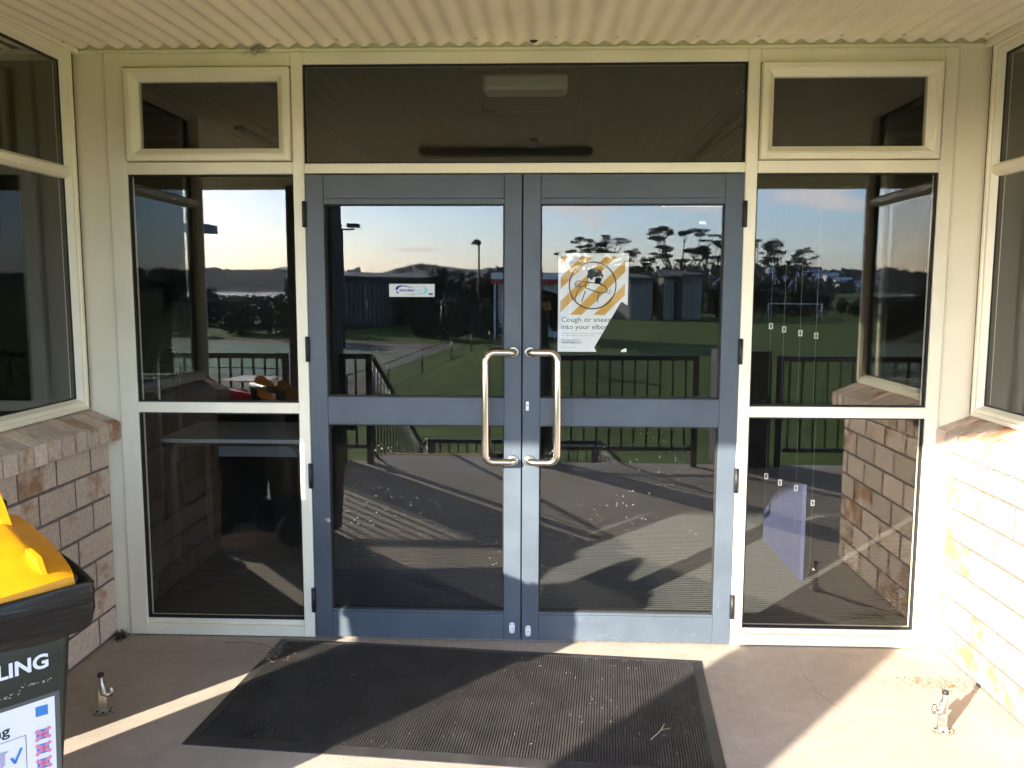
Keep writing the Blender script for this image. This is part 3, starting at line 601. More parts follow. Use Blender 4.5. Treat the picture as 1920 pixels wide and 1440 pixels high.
# cobweb tuft and wasp nest under the ceiling
cw = MB(); rn = random.Random(5)
for i in range(260):
    a = Vector((rn.gauss(0, .022), rn.gauss(0, .012), rn.gauss(0, .012))); b_ = a+Vector((rn.gauss(0, .016), rn.gauss(0, .008), rn.gauss(-.004, .014))); o_ = Vector((-1.148, -.018, 2.437))
    d_ = (b_-a).cross(Vector((0, 1, .3))).normalized()*.0005; cw.add([o_+a-d_, o_+a+d_, o_+b_], [(0, 1, 2)])
tag(cw.build('cobweb', mat('dusty_cobweb', (.30, .26, .20), 1), fix=False), 'dusty cobweb tuft under the ceiling above the left mullion', 'cobweb', kind='stuff')
tag(MB().tube([(-.062, -.085, 2.440), (-.052, -.087, 2.436), (-.040, -.089, 2.438), (-.032, -.09, 2.442)], [.003, .006, .006, .002], 8).build('mud_nest', BLACK), 'tiny black pod stuck under the ceiling above the doors', 'nest')
mo = MB(); rn = random.Random(9)
for i in range(400):
    p = Vector((-1.815+abs(rn.gauss(0, .018)), -.03-abs(rn.gauss(0, .025)), abs(rn.gauss(0, .012)))); a = rn.uniform(0, 6.28)
    mo.add([p, p+Vector((math.cos(a), math.sin(a), .6))*.007, p+Vector((math.cos(a+1), math.sin(a+1), .9))*.006], [(0, 1, 2)])
tag(mo.build('moss_tuft', mat('brown_moss', (.07, .06, .04), 1), fix=False), 'tuft of dry moss in the floor corner under the left wall', 'moss', kind='stuff')

# ------------------------------------------------------------------ door holders on the floor
def door_holder(x, y, s, rz, lab):
    o = empty('door_holder', (x, y, 0), lab, 'door holder', 'floor door holders', rz=rz)
    MB().prism([(-.030, -.014), (-.018, -.026), (.018, -.026), (.034, -.010), (.034, .010), (.018, .024), (-.018, .024), (-.030, .012)], lambda u, v, d: (u, v, d), .0005, .006).build('base_plate', STEEL2, o, local=True)
    sc_ = MB()
    for px, py in ((-.022, .0), (.022, -.012), (.002, -.019), (.024, .010)): sc_.tube([(px, py, .006), (px, py, .009)], [.0045, .003], 8)
    sc_.build('screws', BLACK, o, local=True)['kind'] = 'stuff'
    MB().add([(sx*a, sy*b_, z) for z, a, b_ in ((.005, .0155, .0135), (.02, .0135, .012), (.085, .0125, .011), (.100, .0105, .009), (.110, .006, .006)) for sx, sy in ((-1, -1), (1, -1), (1, 1), (-1, 1))],
             [(k*4+i, k*4+(i+1) % 4, k*4+4+(i+1) % 4, k*4+4+i) for k in range(4) for i in range(4)]+[(16, 17, 18, 19)]).build('post', STEEL2, o, local=True)
    a = MB().tube([(s*.026, 0, .070), (s*.013, -.006, .066), (s*.002, -.008, .074), (-s*.001, -.006, .100), (-s*.004, 0, .122), (-s*.004, 0, .136)], [.009, .0095, .0105, .0105, .0085, .008], 10).build('hook_arm', STEEL2, o, local=True)
    MB().tube([(-s*.004, 0, .134), (-s*.004, 0, .145)], [.011, .011], 16).build('rubber_pad', BLACK, a, local=True)
    MB().tube([(s*.026, 0, .060), (s*.028, 0, .072), (s*.026, 0, .086), (s*.022, 0, .091)], [.007, .009, .008, .005], 10).build('hook_weight', STEEL2, a, local=True)
door_holder(-1.547, -.675, 1, .35, 'stainless floor door holder standing in shade beside the bins')
door_holder(1.361, -.678, -1, -.3, 'stainless floor door holder standing in sun near the right wall')

# ------------------------------------------------------------------ wheelie bins
def rrect(hx, hy, r, n=6):
    p = []
    for cx, cy, a0 in ((hx-r, hy-r, 0), (-hx+r, hy-r, 90), (-hx+r, -hy+r, 180), (hx-r, -hy+r, 270)):
        for k in range(n+1): a = R(a0+90*k/n); p.append((cx+r*math.cos(a), cy+r*math.sin(a)))
    return p
def loft(mb, rings, smooth=True, cap=(True, True)):
    n = len(rings[0]); V = [q for r_ in rings for q in r_]
    Fc = [(j*n+i, j*n+(i+1) % n, (j+1)*n+(i+1) % n, (j+1)*n+i) for j in range(len(rings)-1) for i in range(n)]
    mb.add(V, Fc, smooth)
    b0 = len(mb.v)-len(V)
    if cap[0]: mb.f.append(tuple(b0+i for i in reversed(range(n)))); mb.sm.append(False)
    if cap[1]: mb.f.append(tuple(b0+len(V)-n+i for i in range(n))); mb.sm.append(False)
def hw(z): return .172+.056*z/.8
def hdp(z): return .185+.055*z/.8
def wheelie(loc_, rz, lidm, lab, printed=False):
    o = empty('wheelie_bin', loc_, lab, 'bin', rz=rz)
    b = MB(); loft(b, [[(x, y-.04, z) for x, y in rrect(hw(z), hdp(z)-.04, .035)] for z in (.04, .2, .4, .6, .74)]); loft(b, [[(x, y-.04, z) for x, y in rrect(hw(.8)+.010, hdp(.8)-.03, .04)] for z in (.74, .775)])
    b.build('body', BINB, o, local=True)
    # lid, rising to the hinge at the back (+y)
    def top(x, y):
        t = (y+.26)/.5; ax = max(0, 1-(x/.235)**4); ay = max(0, 1-((y+.045)/.222)**6)
        step = .010*sm(.19, .165, abs(x))*sm(-.125, -.10, y)
        return .782+.10*max(0, t)+.030*ax*ay+step
    nx = 32; V = []; G = {}
    for j in range(nx+1):
        for i in range(nx+1):
            a, c2 = -1+2*i/nx, -1+2*j/nx; k = 1-.09*(a*a*c2*c2); x, y = a*.238*k, -.045+c2*.222*k
            G[i, j] = len(V); V.append((x, y, top(x, y)))
    Fc = [(G[i, j], G[i+1, j], G[i+1, j+1], G[i, j+1]) for j in range(nx) for i in range(nx)]
    rim = [(i, 0) for i in range(nx)]+[(nx, j) for j in range(nx)]+[(i, nx) for i in range(nx, 0, -1)]+[(0, j) for j in range(nx, 0, -1)]
    low = []
    for (i, j) in rim:
        x, y, z = V[G[i, j]]; y_ = y+.045; low.append(len(V)); V.append((x*1.018, y_*1.018-.045, z-.034)); low.append(len(V)); V.append((x*.97, y_*.97-.045, z-.034))
    m = len(rim)
    for k in range(m):
        a, b2 = G[rim[k]], G[rim[(k+1) % m]]; l0, l1 = low[2*k], low[2*((k+1) % m)]; Fc.append((b2, a, l0, l1)); Fc.append((l1, l0, low[2*k+1], low[2*((k+1) % m)+1]))
    ld = MB().add(V, Fc, True).build('lid', lidm, o, local=True)
    md = ld.modifiers.new('edge', 'EDGE_SPLIT'); md.split_angle = R(42)
    # hinge lugs on lid and handle bar of the body
    for sx in (-1, 1):
        MB().prism([(.10, .862), (.16, .925), (.235, .985), (.272, .985), (.285, .955), (.262, .915), (.262, .860)], lambda u, v, d: (sx*d, u-.085, v-.012), .150, .172).build('hinge_lug', lidm, ld, local=True)
        MB().prism([(-.235, .800), (-.20, .838), (-.13, .846), (-.13, .80)], lambda u, v, d: (sx*d, u, v), .150, .163).build('grip_lug', lidm, ld, local=True)
        MB().box(sx*.188, sx*.200, .15, .215, .78, .915, c=.006).build('handle_bracket', BINB, o, local=True)
    hb = MB().tube([(-.195, .203, .915), (.195, .203, .915)], .016, 12).build('handle_bar', mat('pale_green_tube', (.12, .15, .11), .4), o, local=True)
    for sx in (-1, 1):
        wb = MB().tube([(sx*.165, .12, .10), (sx*.215, .12, .10)], .10, 24, smooth=False).build('wheel', BLACK, o, local=True)
        MB().tube([(sx*.215, .12, .10), (sx*.219, .12, .10)], .045, 16, smooth=False).build('wheel_hub', INT_DARK, wb, local=True)
    # bag skirt folded over the rim
    per = [(x, y) for x, y in rrect(hw(.78)+.018, hdp(.78)-.022, .012, 5)]; npts = 168; L_ = len(per); rings = []
    def on(t):
        f = t*L_; i = int(f) % L_; g = f-int(f); p, q = per[i], per[(i+1) % L_]; return Vector((p[0]+(q[0]-p[0])*g, p[1]+(q[1]-p[1])*g, 0))
    # resample by length
    cum = [0]
    for i in range(L_): cum.append(cum[-1]+math.hypot(per[(i+1) % L_][0]-per[i][0], per[(i+1) % L_][1]-per[i][1]))
    def at(s):
        s = s % cum[-1]
        for i in range(L_):
            if s <= cum[i+1]:
                g = (s-cum[i])/max(1e-9, cum[i+1]-cum[i]); p, q = per[i], per[(i+1) % L_]; return (p[0]+(q[0]-p[0])*g, p[1]+(q[1]-p[1])*g)
    lv = [(.750, -.03, 0), (.757, -.008, .2), (.768, .014, .5), (.764, .020, 1), (.755, .020, 1), (.738, .023, 1), (.722, .019, 1), (.706, .021, 1), (.690, .015, 1.1), (.674, .014, 1.2), (.658, .008, 1.3), (.645, -.002, 1.4)]
    for li, (z, off, amp) in enumerate(lv):
        ring = []
        for k in range(npts):
            x, y = at(cum[-1]*k/npts); l = math.hypot(x, y); ux, uy = x/l, y/l
            nn = noise.noise(Vector((x*9, y*9, z*55+li*.9)))*.006*amp+noise.noise(Vector((x*26, y*26, z*14)))*.0035*amp
            zz = z+noise.noise(Vector((x*6, y*6, li*.35+3)))*.016*amp*(1 if li > 6 else .35)+.05*max(0, (y+.26)/.5)
            ring.append((x+ux*(off+nn), y-.04+uy*(off+nn), zz))
        rings.append(ring)
    bg_ = MB(); loft(bg_, rings, smooth=True, cap=(False, False)); bg_.build('bin_bag', BAG, o, local=True, fix=False)
    if printed:
        fp = lambda dep: (lambda x, z: (x, -(hdp(z)+dep), z))
        lettering('RECYCLING', .050, WHITE, o, fp(.0025), width=.272, x0=-.117, z0=.572, bold=.0016)
        sh = flat('label_film', mat('clear_label_edge', (.10, .11, .10), .3), o, [[(-.165, .05), (.178, .05), (.178, .500), (-.165, .500)]], fp(.0012))
        flat('label_sheet', WHITE, o, [[(-.155, .06), (.166, .06), (.166, .490), (-.155, .490)]], fp(.002))
        lettering('Recycling', .036, INK, o, fp(.003), width=.150, x0=-.085, z0=.428, bold=.0006)
        fl_ = lambda x0, x1, z0, z1, w_: [[(x0, z0), (x1, z0), (x1, z0+w_), (x0, z0+w_)], [(x0, z1), (x1, z1), (x1, z1+w_), (x0, z1+w_)], [(x0, z0), (x0+w_, z0), (x0+w_, z1), (x0, z1)], [(x1, z0), (x1+w_, z0), (x1+w_, z1+w_), (x1, z1+w_)]]
        flat('label_border', INK, o, fl_(-.14, .098, .08, .412, .0012), fp(.003))
        bx = lambda x, z, s: [[(x-.5*s, z-.35*s), (x+.3*s, z-.5*s), (x+.3*s, z+.15*s), (x-.5*s, z+.3*s)]]
        flat('carton_icon', LILAC, o, bx(.025, .365, .045)+[[(.0, .378), (.02, .392), (.062, .388), (.04, .373)], [(.04, .345), (.052, .355), (.052, .385), (.04, .373)]]+bx(-.08, .365, .04), fp(.003))
        flat('bottle_icon', LBLUE, o, [[(.015, .255), (.037, .255), (.037, .30), (.030, .312), (.030, .33), (.022, .33), (.022, .312), (.015, .30)], [(-.09, .255), (-.07, .255), (-.07, .31), (-.09, .31)], [(.015, .16), (.037, .16), (.037, .22), (.015, .22)]], fp(.003))
        tk = []
        for z in (.365, .29, .19): tk += stroke([(.066, z), (.073, z-.014), (.088, z+.018)], .005)+stroke([(-.05, z), (-.043, z-.014), (-.028, z+.018)], .005)
        flat('tick_marks', BLUEP, o, tk, fp(.0032))
        ic = []; px_ = []
        for z in (.462, .40, .362, .322, .282, .24, .2):
            ic.append([(.122, z-.012), (.150, z-.014), (.150, z+.012), (.122, z+.014)])
            if z < .45: px_ += stroke([(.122, z-.012), (.152, z+.012)], .007)+stroke([(.152, z-.012), (.122, z+.012)], .007)
        flat('item_icons', BLUEP, o, ic, fp(.0028)); flat('pink_crosses', PINK, o, px_, fp(.0034))
        rs = []; rn = random.Random(2)
        for k in range(60):
            x = rn.uniform(-.03, .16); z = .525-.02*abs(x-.1)+rn.gauss(0, .003)+(.012 if x > .09 else 0); w_ = rn.uniform(.001, .005); rs.append([(x, z), (x+w_, z+rn.uniform(-.001, .002)), (x+w_*.6, z+w_*.7), (x-.001, z+w_*.5)])
        flat('sticker_residue', mat('pale_residue', (.45, .47, .38), .8), o, rs, fp(.0022))
    return o
PHI = math.pi/2-AZ
yb = wheelie((-1.478, -1.500, 0), PHI, YEL, 'recycling bin with bright yellow lid, black bag and white RECYCLING lettering', True)
rb = wheelie((-2.0, -1.70, 0), PHI, RED, 'rubbish bin with red lid beside the yellow lidded bin', False)
pp_ = tag(MB().prism([(-1.99, -1.62), (-1.68, -1.55), (-1.70, -1.85), (-1.95, -1.92)], lambda u, v, d: (u, v, d), .925, .932).build('paper_sheet', WHITE), 'loose white paper lying on the red lidded bin', 'paper')
pp_.rotation_euler = (0, 0, 0)

# ------------------------------------------------------------------ pillar, pier and railings at the porch edge
def blockwork(o, x0, x1, e0, e1, zt, half=.39):
    pl = o.location; MB().box(x0+.004, x1-.004, -e1+.004, -e0-.004, 0, zt-.002).build('mortar', mat('dark_joint', (.03, .03, .035), .9), o)
    n = max(1, round(zt/.2)); h = zt/n; k = 0
    for r in range(n):
        if x1-x0 > .30:
            ed = [x0, x1] if r % 2 else [x0, (x0+x1)/2, x1]
        for a, b2 in zip(ed[:-1], ed[1:]):
            w_, d_ = b2-a-.006, e1-e0
            mb = MB().box(-w_/2, w_/2, -d_/2, d_/2, -h/2+.004, h/2-.004, c=.004)
            link('block', mb.mesh('block', BLOCK), None, o, ((a+b2)/2-pl[0], -(e0+e1)/2-pl[1], h*(r+.5)-pl[2]))
pil = empty('block_pillar', (-1.94, -3.68, 0), 'tall charcoal block pillar carrying the porch roof', 'pillar'); blockwork(pil, -2.13, -1.75, 3.5, 3.85, 2.52)
pil2 = empty('block_pillar', (4.6, -3.68, 0), 'far right charcoal block pillar carrying the porch roof', 'pillar'); blockwork(pil2, 4.4, 4.78, 3.5, 3.85, 2.52)
pier = empty('block_pier', (1.69, -3.8, 0), 'waist high charcoal block pier between the two porch railings', 'pier'); blockwork(pier, 1.465, 1.905, 3.62, 4.0, .985)
def railing(x0, x1, e, lab, ztop=.945, z0=0, posts=(True, True), base=0):
    o = empty('railing', ((x0+x1)/2, -e, base), lab, 'railing', 'black railings round the porch and steps')
    box('top_rail', METALK, o, x0, x1, -e-.032, -e+.032, base+ztop-.045, base+ztop, c=.006); box('bottom_rail', METALK, o, x0, x1, -e-.018, -e+.018, base+.13, base+.165, c=.003)
    for a, t in ((x0, posts[0]), (x1-.05, posts[1])):
        if t: box('post', METALK, o, a, a+.05, -e-.025, -e+.025, base, base+ztop-.045, c=.003)
    n = int((x1-x0)/.1); bm_ = MB().box(-.008, .008, -.008, .008, .165, ztop-.045).mesh('baluster', METALK)
    for i in range(1, n): link('baluster', bm_, None, o, (x0+(x1-x0)*i/n-(x0+x1)/2, 0, 0))
    return o
railing(.02, 1.30, 3.66, 'black railing between the steps and the block pier'); railing(1.955, 4.35, 3.66, 'long black railing right of the block pier')
railing(-1.745, -1.47, 3.66, 'short black railing between the tall pillar and the steps'); railing(-5.9, -2.19, 3.66, 'long black railing left of the tall pillar')
def slope_rail(p0, p1, lab, ztop=.95, drop=0):
    o = empty('stair_railing', p0, lab, 'railing', 'sloping railings down the steps'); a, b2 = Vector(p0), Vector(p1); d = b2-a; up = Vector((0, 0, 1))
    mb = MB().tube([a+up*(ztop-.08)-d.normalized()*.0, a+up*(ztop-.02)+d*.01, a+up*ztop+d*.05, b2+up*ztop], [.022, .022, .022, .022], 8); mb.build('handrail', METALK, o)
    MB().tube([a+up*.12, b2+up*.12], .014, 6).build('bottom_rail', METALK, o)
    for t in (0.0, 1.0): MB().tube([a+d*t, a+d*t+up*(ztop-.03)], .022, 8).build('post', METALK, o)
    n = max(2, int(d.length/.11)); me = MB().tube([(0, 0, .12), (0, 0, ztop)], .008, 5).mesh('baluster', METALK)
    for i in range(1, n): link('baluster', me, None, o, tuple(d*(i/n)))
    return o
slope_rail((-1.49, -3.70, 0), (-1.30, -5.35, -1.08), 'sloping railing on the left of the porch steps')
slope_rail((-.02, -3.72, 0), (-.12, -5.35, -1.08), 'sloping railing on the right of the porch steps')
railing(-1.25, .58, 5.75, 'lower railing across the landing at the foot of the steps', base=-1.10)
slope_rail((-1.27, -5.75, -1.10), (-1.6, -6.6, -1.5), 'short sloping rail running off left of the landing'); slope_rail((.60, -5.75, -1.10), (.92, -6.6, -1.5), 'short sloping rail running off right of the landing')
sp = MB()
for i in range(6): sp.box(-1.5, .0, -4.12-.24*(i+1), -4.121-.24*i, -1.9, -.18*(i+1))
sp.box(-1.9, 1.1, -7.0, -5.57, -1.9, -1.10)
tag(sp.build('steps', CONC), kind='structure')
tag(MB().box(-7, 7, -3.70, -3.5, -2.4, -.251).build('porch_footing', MORTAR), kind='structure')
# porch batten light hanging under the soffit
bl = empty('batten_light', (-.24, -2.0, 2.37), 'unlit batten light fixed under the porch ceiling', 'light')
MB().box(-.80, .30, -2.035, -1.965, 2.340, 2.376, c=.006).build('housing', mat('dull_grey_housing', (.18, .17, .15), .5), bl)
MB().tube([(-.78, -2.0, 2.332), (.28, -2.0, 2.332)], .014, 12).build('tube', mat('unlit_tube', (.5, .5, .48), .3), bl)
sd_ = empty('smoke_sensor', (-.08, -1.8, 2.37), 'small round white sensor under the porch ceiling', 'sensor'); MB().tube([(-.08, -1.8, 2.388), (-.08, -1.8, 2.360), (-.08, -1.8, 2.350)], [.045, .045, .03], 20).build('dome', WHITE, sd_)

# ------------------------------------------------------------------ photographer
def person():
    o = empty('person', (-.10, -3.86, 0), 'person in dark jacket and trousers holding up a phone', 'person')
    V = {'pel': (0, 0, .93, .15, .11), 'wai': (0, 0, 1.08, .135, .10), 'che': (0, .0, 1.28, .165, .115), 'shc': (0, 0, 1.41, .12, .09), 'nek': (0, .01, 1.50, .055, .055),
         'sl': (-.17, 0, 1.41, .07, .07), 'sr': (.17, 0, 1.41, .07, .07), 'el': (-.20, .10, 1.15, .05, .05), 'er': (.20, .10, 1.15, .05, .05), 'wl': (-.03, .27, 1.33, .033, .03), 'wr': (.13, .27, 1.33, .033, .03),
         'hl': (-.09, 0, .88, .10, .10), 'hr': (.09, 0, .88, .10, .10), 'kl': (-.10, .02, .50, .062, .065), 'kr': (.10, .02, .50, .062, .065), 'al': (-.11, -.01, .09, .042, .045), 'ar': (.11, -.01, .09, .042, .045)}
    E = [('pel', 'wai'), ('wai', 'che'), ('che', 'shc'), ('shc', 'nek'), ('shc', 'sl'), ('shc', 'sr'), ('sl', 'el'), ('sr', 'er'), ('el', 'wl'), ('er', 'wr'), ('pel', 'hl'), ('pel', 'hr'), ('hl', 'kl'), ('hr', 'kr'), ('kl', 'al'), ('kr', 'ar')]
    ks = list(V); me = bpy.data.meshes.new('body'); me.from_pydata([V[k][:3] for k in ks], [(ks.index(a), ks.index(b2)) for a, b2 in E], []); b = link('body', me, mat('dark_clothing', (.018, .018, .022), .9), o)
    m = b.modifiers.new('skin', 'SKIN'); b.modifiers.new('sub', 'SUBSURF').levels = 2; b.modifiers['sub'].render_levels = 2
    for i, k in enumerate(ks): me.skin_vertices[0].data[i].radius = V[k][3:]; me.skin_vertices[0].data[i].use_root = (k == 'pel')
    SK = mat('skin', (.45, .27, .19), .55)
    h = MB(); rings = []
    for z, rx, ry, oy in ((1.50, .05, .055, 0), (1.545, .058, .07, .01), (1.575, .066, .083, .012), (1.62, .074, .092, .008), (1.67, .077, .097, .0), (1.71, .068, .086, -.004), (1.735, .04, .055, -.006), (1.745, .012, .018, -.006)):
        rings.append([(rx*math.cos(a/16*2*math.pi), oy+ry*math.sin(a/16*2*math.pi), z) for a in range(16)])
    loft(h, rings); h.tube([(0, .095, 1.64), (0, .118, 1.605), (0, .098, 1.60)], [.008, .013, .012], 8)
    for s in (-1, 1): h.tube([(s*.072, 0, 1.64), (s*.084, -.008, 1.635), (s*.078, 0, 1.59)], [.01, .013, .008], 6)
    hd_ = h.build('head', SK, o, local=True)
    hr = MB(); loft(hr, [[((rx)*math.cos(a/16*2*math.pi), oy+ry*math.sin(a/16*2*math.pi), z+(.03 if math.sin(a/16*2*math.pi) > .3 else 0)) for a in range(16)] for z, rx, ry, oy in ((1.60, .078, .085, -.022), (1.66, .084, .098, -.012), (1.71, .078, .094, -.008), (1.75, .05, .062, -.01), (1.762, .012, .015, -.01))]); hr.build('hair', mat('dark_hair', (.02, .014, .01), .7), hd_, local=True)
    MB().tube([(-.03, .086, 1.645), (-.03, .094, 1.645)], .010, 8).tube([(.03, .086, 1.645), (.03, .094, 1.645)], .010, 8).box(-.024, .024, .092, .099, 1.572, 1.579).build('eyes_and_mouth', INK, hd_, local=True)
    for s, wx in ((-1, -.03), (1, .13)):
        p = Vector((wx, .27, 1.33)); q = Vector((.05+s*.05, .325, 1.42)); hm = MB().tube([p, p.lerp(q, .5), q], [.026, .036, .026], 10)
        for k in range(4): b_ = q+Vector((0, .008-.004*k, .012-k*.017)); hm.tube([b_, b_+Vector((-s*.004, .028, .004)), b_+Vector((-s*.035, .035, .004)), b_+Vector((-s*.05, .034, .002))], [.009, .0085, .008, .006], 6)
        hm.tube([q+Vector((0, -.012, -.01)), q+Vector((-s*.012, -.012, .02)), q+Vector((-s*.03, .012, .03))], [.011, .010, .007], 6)
        hm.build('hand', SK, o, local=True)
        f = MB().add([], []); loft(f, [[(s*.11+rx*math.cos(a/12*2*math.pi), .04+ry*math.sin(a/12*2*math.pi), z) for a in range(12)] for z, rx, ry in ((.0, .045, .13), (.03, .045, .13), (.06, .04, .09), (.10, .04, .06))]); f.build('shoe', BLACK, o, local=True)
    return o
person()
ph = empty('mobile_phone', (-.05, -3.495, 1.44), 'dark mobile phone held up by the person', 'phone'); MB().box(-.10, .045, -3.502, -3.494, 1.395, 1.467, c=.002).build('phone_body', BLACK, ph)

# ------------------------------------------------------------------ land
def gz(x, e):
    t = x/(e+3.46); z = -1.45-1.35*sm(6, 26, e)
    z += (1.0*math.exp(-((x+1.0)/4)**2-((e-44)/12)**2))*1.0
    nn = noise.fractal(Vector((x*.004+5, e*.004, 0)), 1, 2, 4)
    if e > 150:
        r = sm(-.03, .06, t)
        z += r*(2.6*sm(190, 260, e)+17*sm(400, 950, e)*(1+.25*nn)+6*math.exp(-((t-.27)/.03)**2)*sm(600, 900, e)-10*sm(.2, .5, t)*sm(500, 900, e)*0)
        l = 1-r
        z += l*(-.8*sm(150, 800, e))
        z += l*sm(2000, 2250, e)*(28+18*nn)*(1 if t < -.24 else .6)
        z += l*(sm(2900, 3700, e)*(62*math.exp(-((t+.31)/.055)**2)+40*math.exp(-((t+.385)/.03)**2)+30*math.exp(-((t+.17)/.07)**2)+36*math.exp(-((t+.06)/.07)**2)+26*nn))
        z += l*sm(1100, 1900, e)*sm(-.26, -.20, t)*(44*math.exp(-((t+.145)/.045)**2)+34*math.exp(-((t+.045)/.035)**2)+18+10*nn)*.8
        if -.30 > t-.0 and 850 < e < 2000: pass
    else: z += 0
    if 480 < e < 1980 and t < -.24: z = min(z, -5.0)
    return z
es = [3.9, 4.6, 5.4, 6.2]; 
while es[-1] < 6500: es.append(es[-1]*(1.045 if es[-1] < 800 else 1.03))
ts = [-3+6*i/90 for i in range(26)]+[-1.27+2.3*i/170 for i in range(171)]+[1.06+2.2*i/24 for i in range(25)]
V = []; Fc = []
for e in es:
    for t in ts: V.append((t*(e+3.46), -e, gz(t*(e+3.46), e)))
m_ = len(ts)
Fc = [(j*m_+i, j*m_+i+1, (j+1)*m_+i+1, (j+1)*m_+i) for j in range(len(es)-1) for i in range(m_-1)]
def ground_mat():
    m = mat('mown_grass', (.072, .115, .006), .95, noise_amt=.5, noise_scale=.9, bump=.6, bump_scale=9, bdist=.03)
    t = m.node_tree; b = t.nodes['Principled BSDF']; base = b.inputs['Base Color'].links[0].from_socket
    tcn = t.nodes.new('ShaderNodeTexCoord'); sx = t.nodes.new('ShaderNodeSeparateXYZ'); t.links.new(tcn.outputs['Object'], sx.inputs[0])
    n = t.nodes.new('ShaderNodeTexNoise'); n.inputs['Scale'].default_value = .011; n.inputs['Detail'].default_value = 7; t.links.new(tcn.outputs['Object'], n.inputs[0])
    e = mth('MULTIPLY', sx.outputs[1], -1, tree=t)
    far = mth('MINIMUM', mth('MAXIMUM', mth('MULTIPLY_ADD', e, 1/300, -.9, tree=t), 0, tree=t), 1, tree=t)     # bushland takes over beyond the paddocks
    k = mth('GREATER_THAN', mth('ADD', n.outputs[0], mth('MULTIPLY', far, .22, tree=t), tree=t), .60, tree=t)
    k = mth('MULTIPLY', k, mth('GREATER_THAN', e, 180, tree=t), tree=t)
    mx = t.nodes.new('ShaderNodeMix'); mx.data_type = 'RGBA'; t.links.new(k, mx.inputs[0]); t.links.new(base, mx.inputs[6]); mx.inputs[7].default_value = (.028, .036, .024, 1)
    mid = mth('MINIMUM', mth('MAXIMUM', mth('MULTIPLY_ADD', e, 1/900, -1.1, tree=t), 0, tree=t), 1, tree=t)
    m2 = t.nodes.new('ShaderNodeMix'); m2.data_type = 'RGBA'; t.links.new(mid, m2.inputs[0]); t.links.new(mx.outputs[2], m2.inputs[6]); m2.inputs[7].default_value = (.05, .06, .055, 1)  # far hills greyed with distance, haze put into the land colour
    t.links.new(m2.outputs[2], b.inputs['Base Color']); b.inputs['Specular IOR Level'].default_value = .1; return m
g_ = tag(MB().add(V, Fc, True).build('ground', ground_mat(), fix=False), kind='structure')
tag(MB().add([(x, y, -8) for x, y in ((-7500, 60), (7500, 60), (7500, 7500), (-7500, 7500))], [(0, 1, 2, 3)]).build('back_ground', ground_mat(), fix=False), kind='structure')
def sheet(name, poly, m, dz, kind='structure', lab=None, cat=None):
    mb = MB(); mb.add([(x, -e, dz) for x, e in poly], [tuple(range(len(poly)))]); return tag(mb.build(name, m, fix=False), lab, cat, kind=kind)
sheet('water', [(-700, 470), (-90, 470), (-450, 2020), (-2400, 2020)], mat('inlet_water', (.16, .18, .20), .12, noise_amt=.1, noise_scale=.01), -4.2)
def court_z(): return -2.77
TR = mat('track_clay', (.13, .075, .05), .95, noise_amt=.2, noise_scale=.5); CG = mat('court_olive', (.105, .125, .060), .9, noise_amt=.1, noise_scale=.3); CT = mat('court_teal', (.045, .16, .075), .9, noise_amt=.1, noise_scale=.3); LN = mat('court_line', (.45, .5, .45), .8)
sheet('court_surround', [(-70, 25), (-8.2, 25), (-6.3, 36), (-3.9, 57), (-8, 63), (-30, 69), (-70, 76)], TR, -2.765)
sheet('court', [(-70, 25.5), (-10.2, 25.5), (-8.6, 37), (-7.2, 54), (-14, 60.5), (-30, 66), (-70, 72)], CG, -2.745)
sheet('court_play_area', [(-60, 38), (-13.5, 37), (-14.5, 58), (-28, 62), (-60, 68)], CT, -2.725)
ln = []
for a, b2 in (((-58, 40), (-14.5, 39)), ((-58, 52), (-15, 49)), ((-24, 38), (-27, 60)), ((-38, 38), (-42, 62)), ((-13.2, 37), (-14.3, 58))):
    ln += stroke([a, b2], .10)
mbl = MB()
for p in ln: mbl.add([(x, -e, -2.705) for x, e in p], [tuple(range(4))])
tag(mbl.build('court_lines', LN, fix=False), kind='structure')

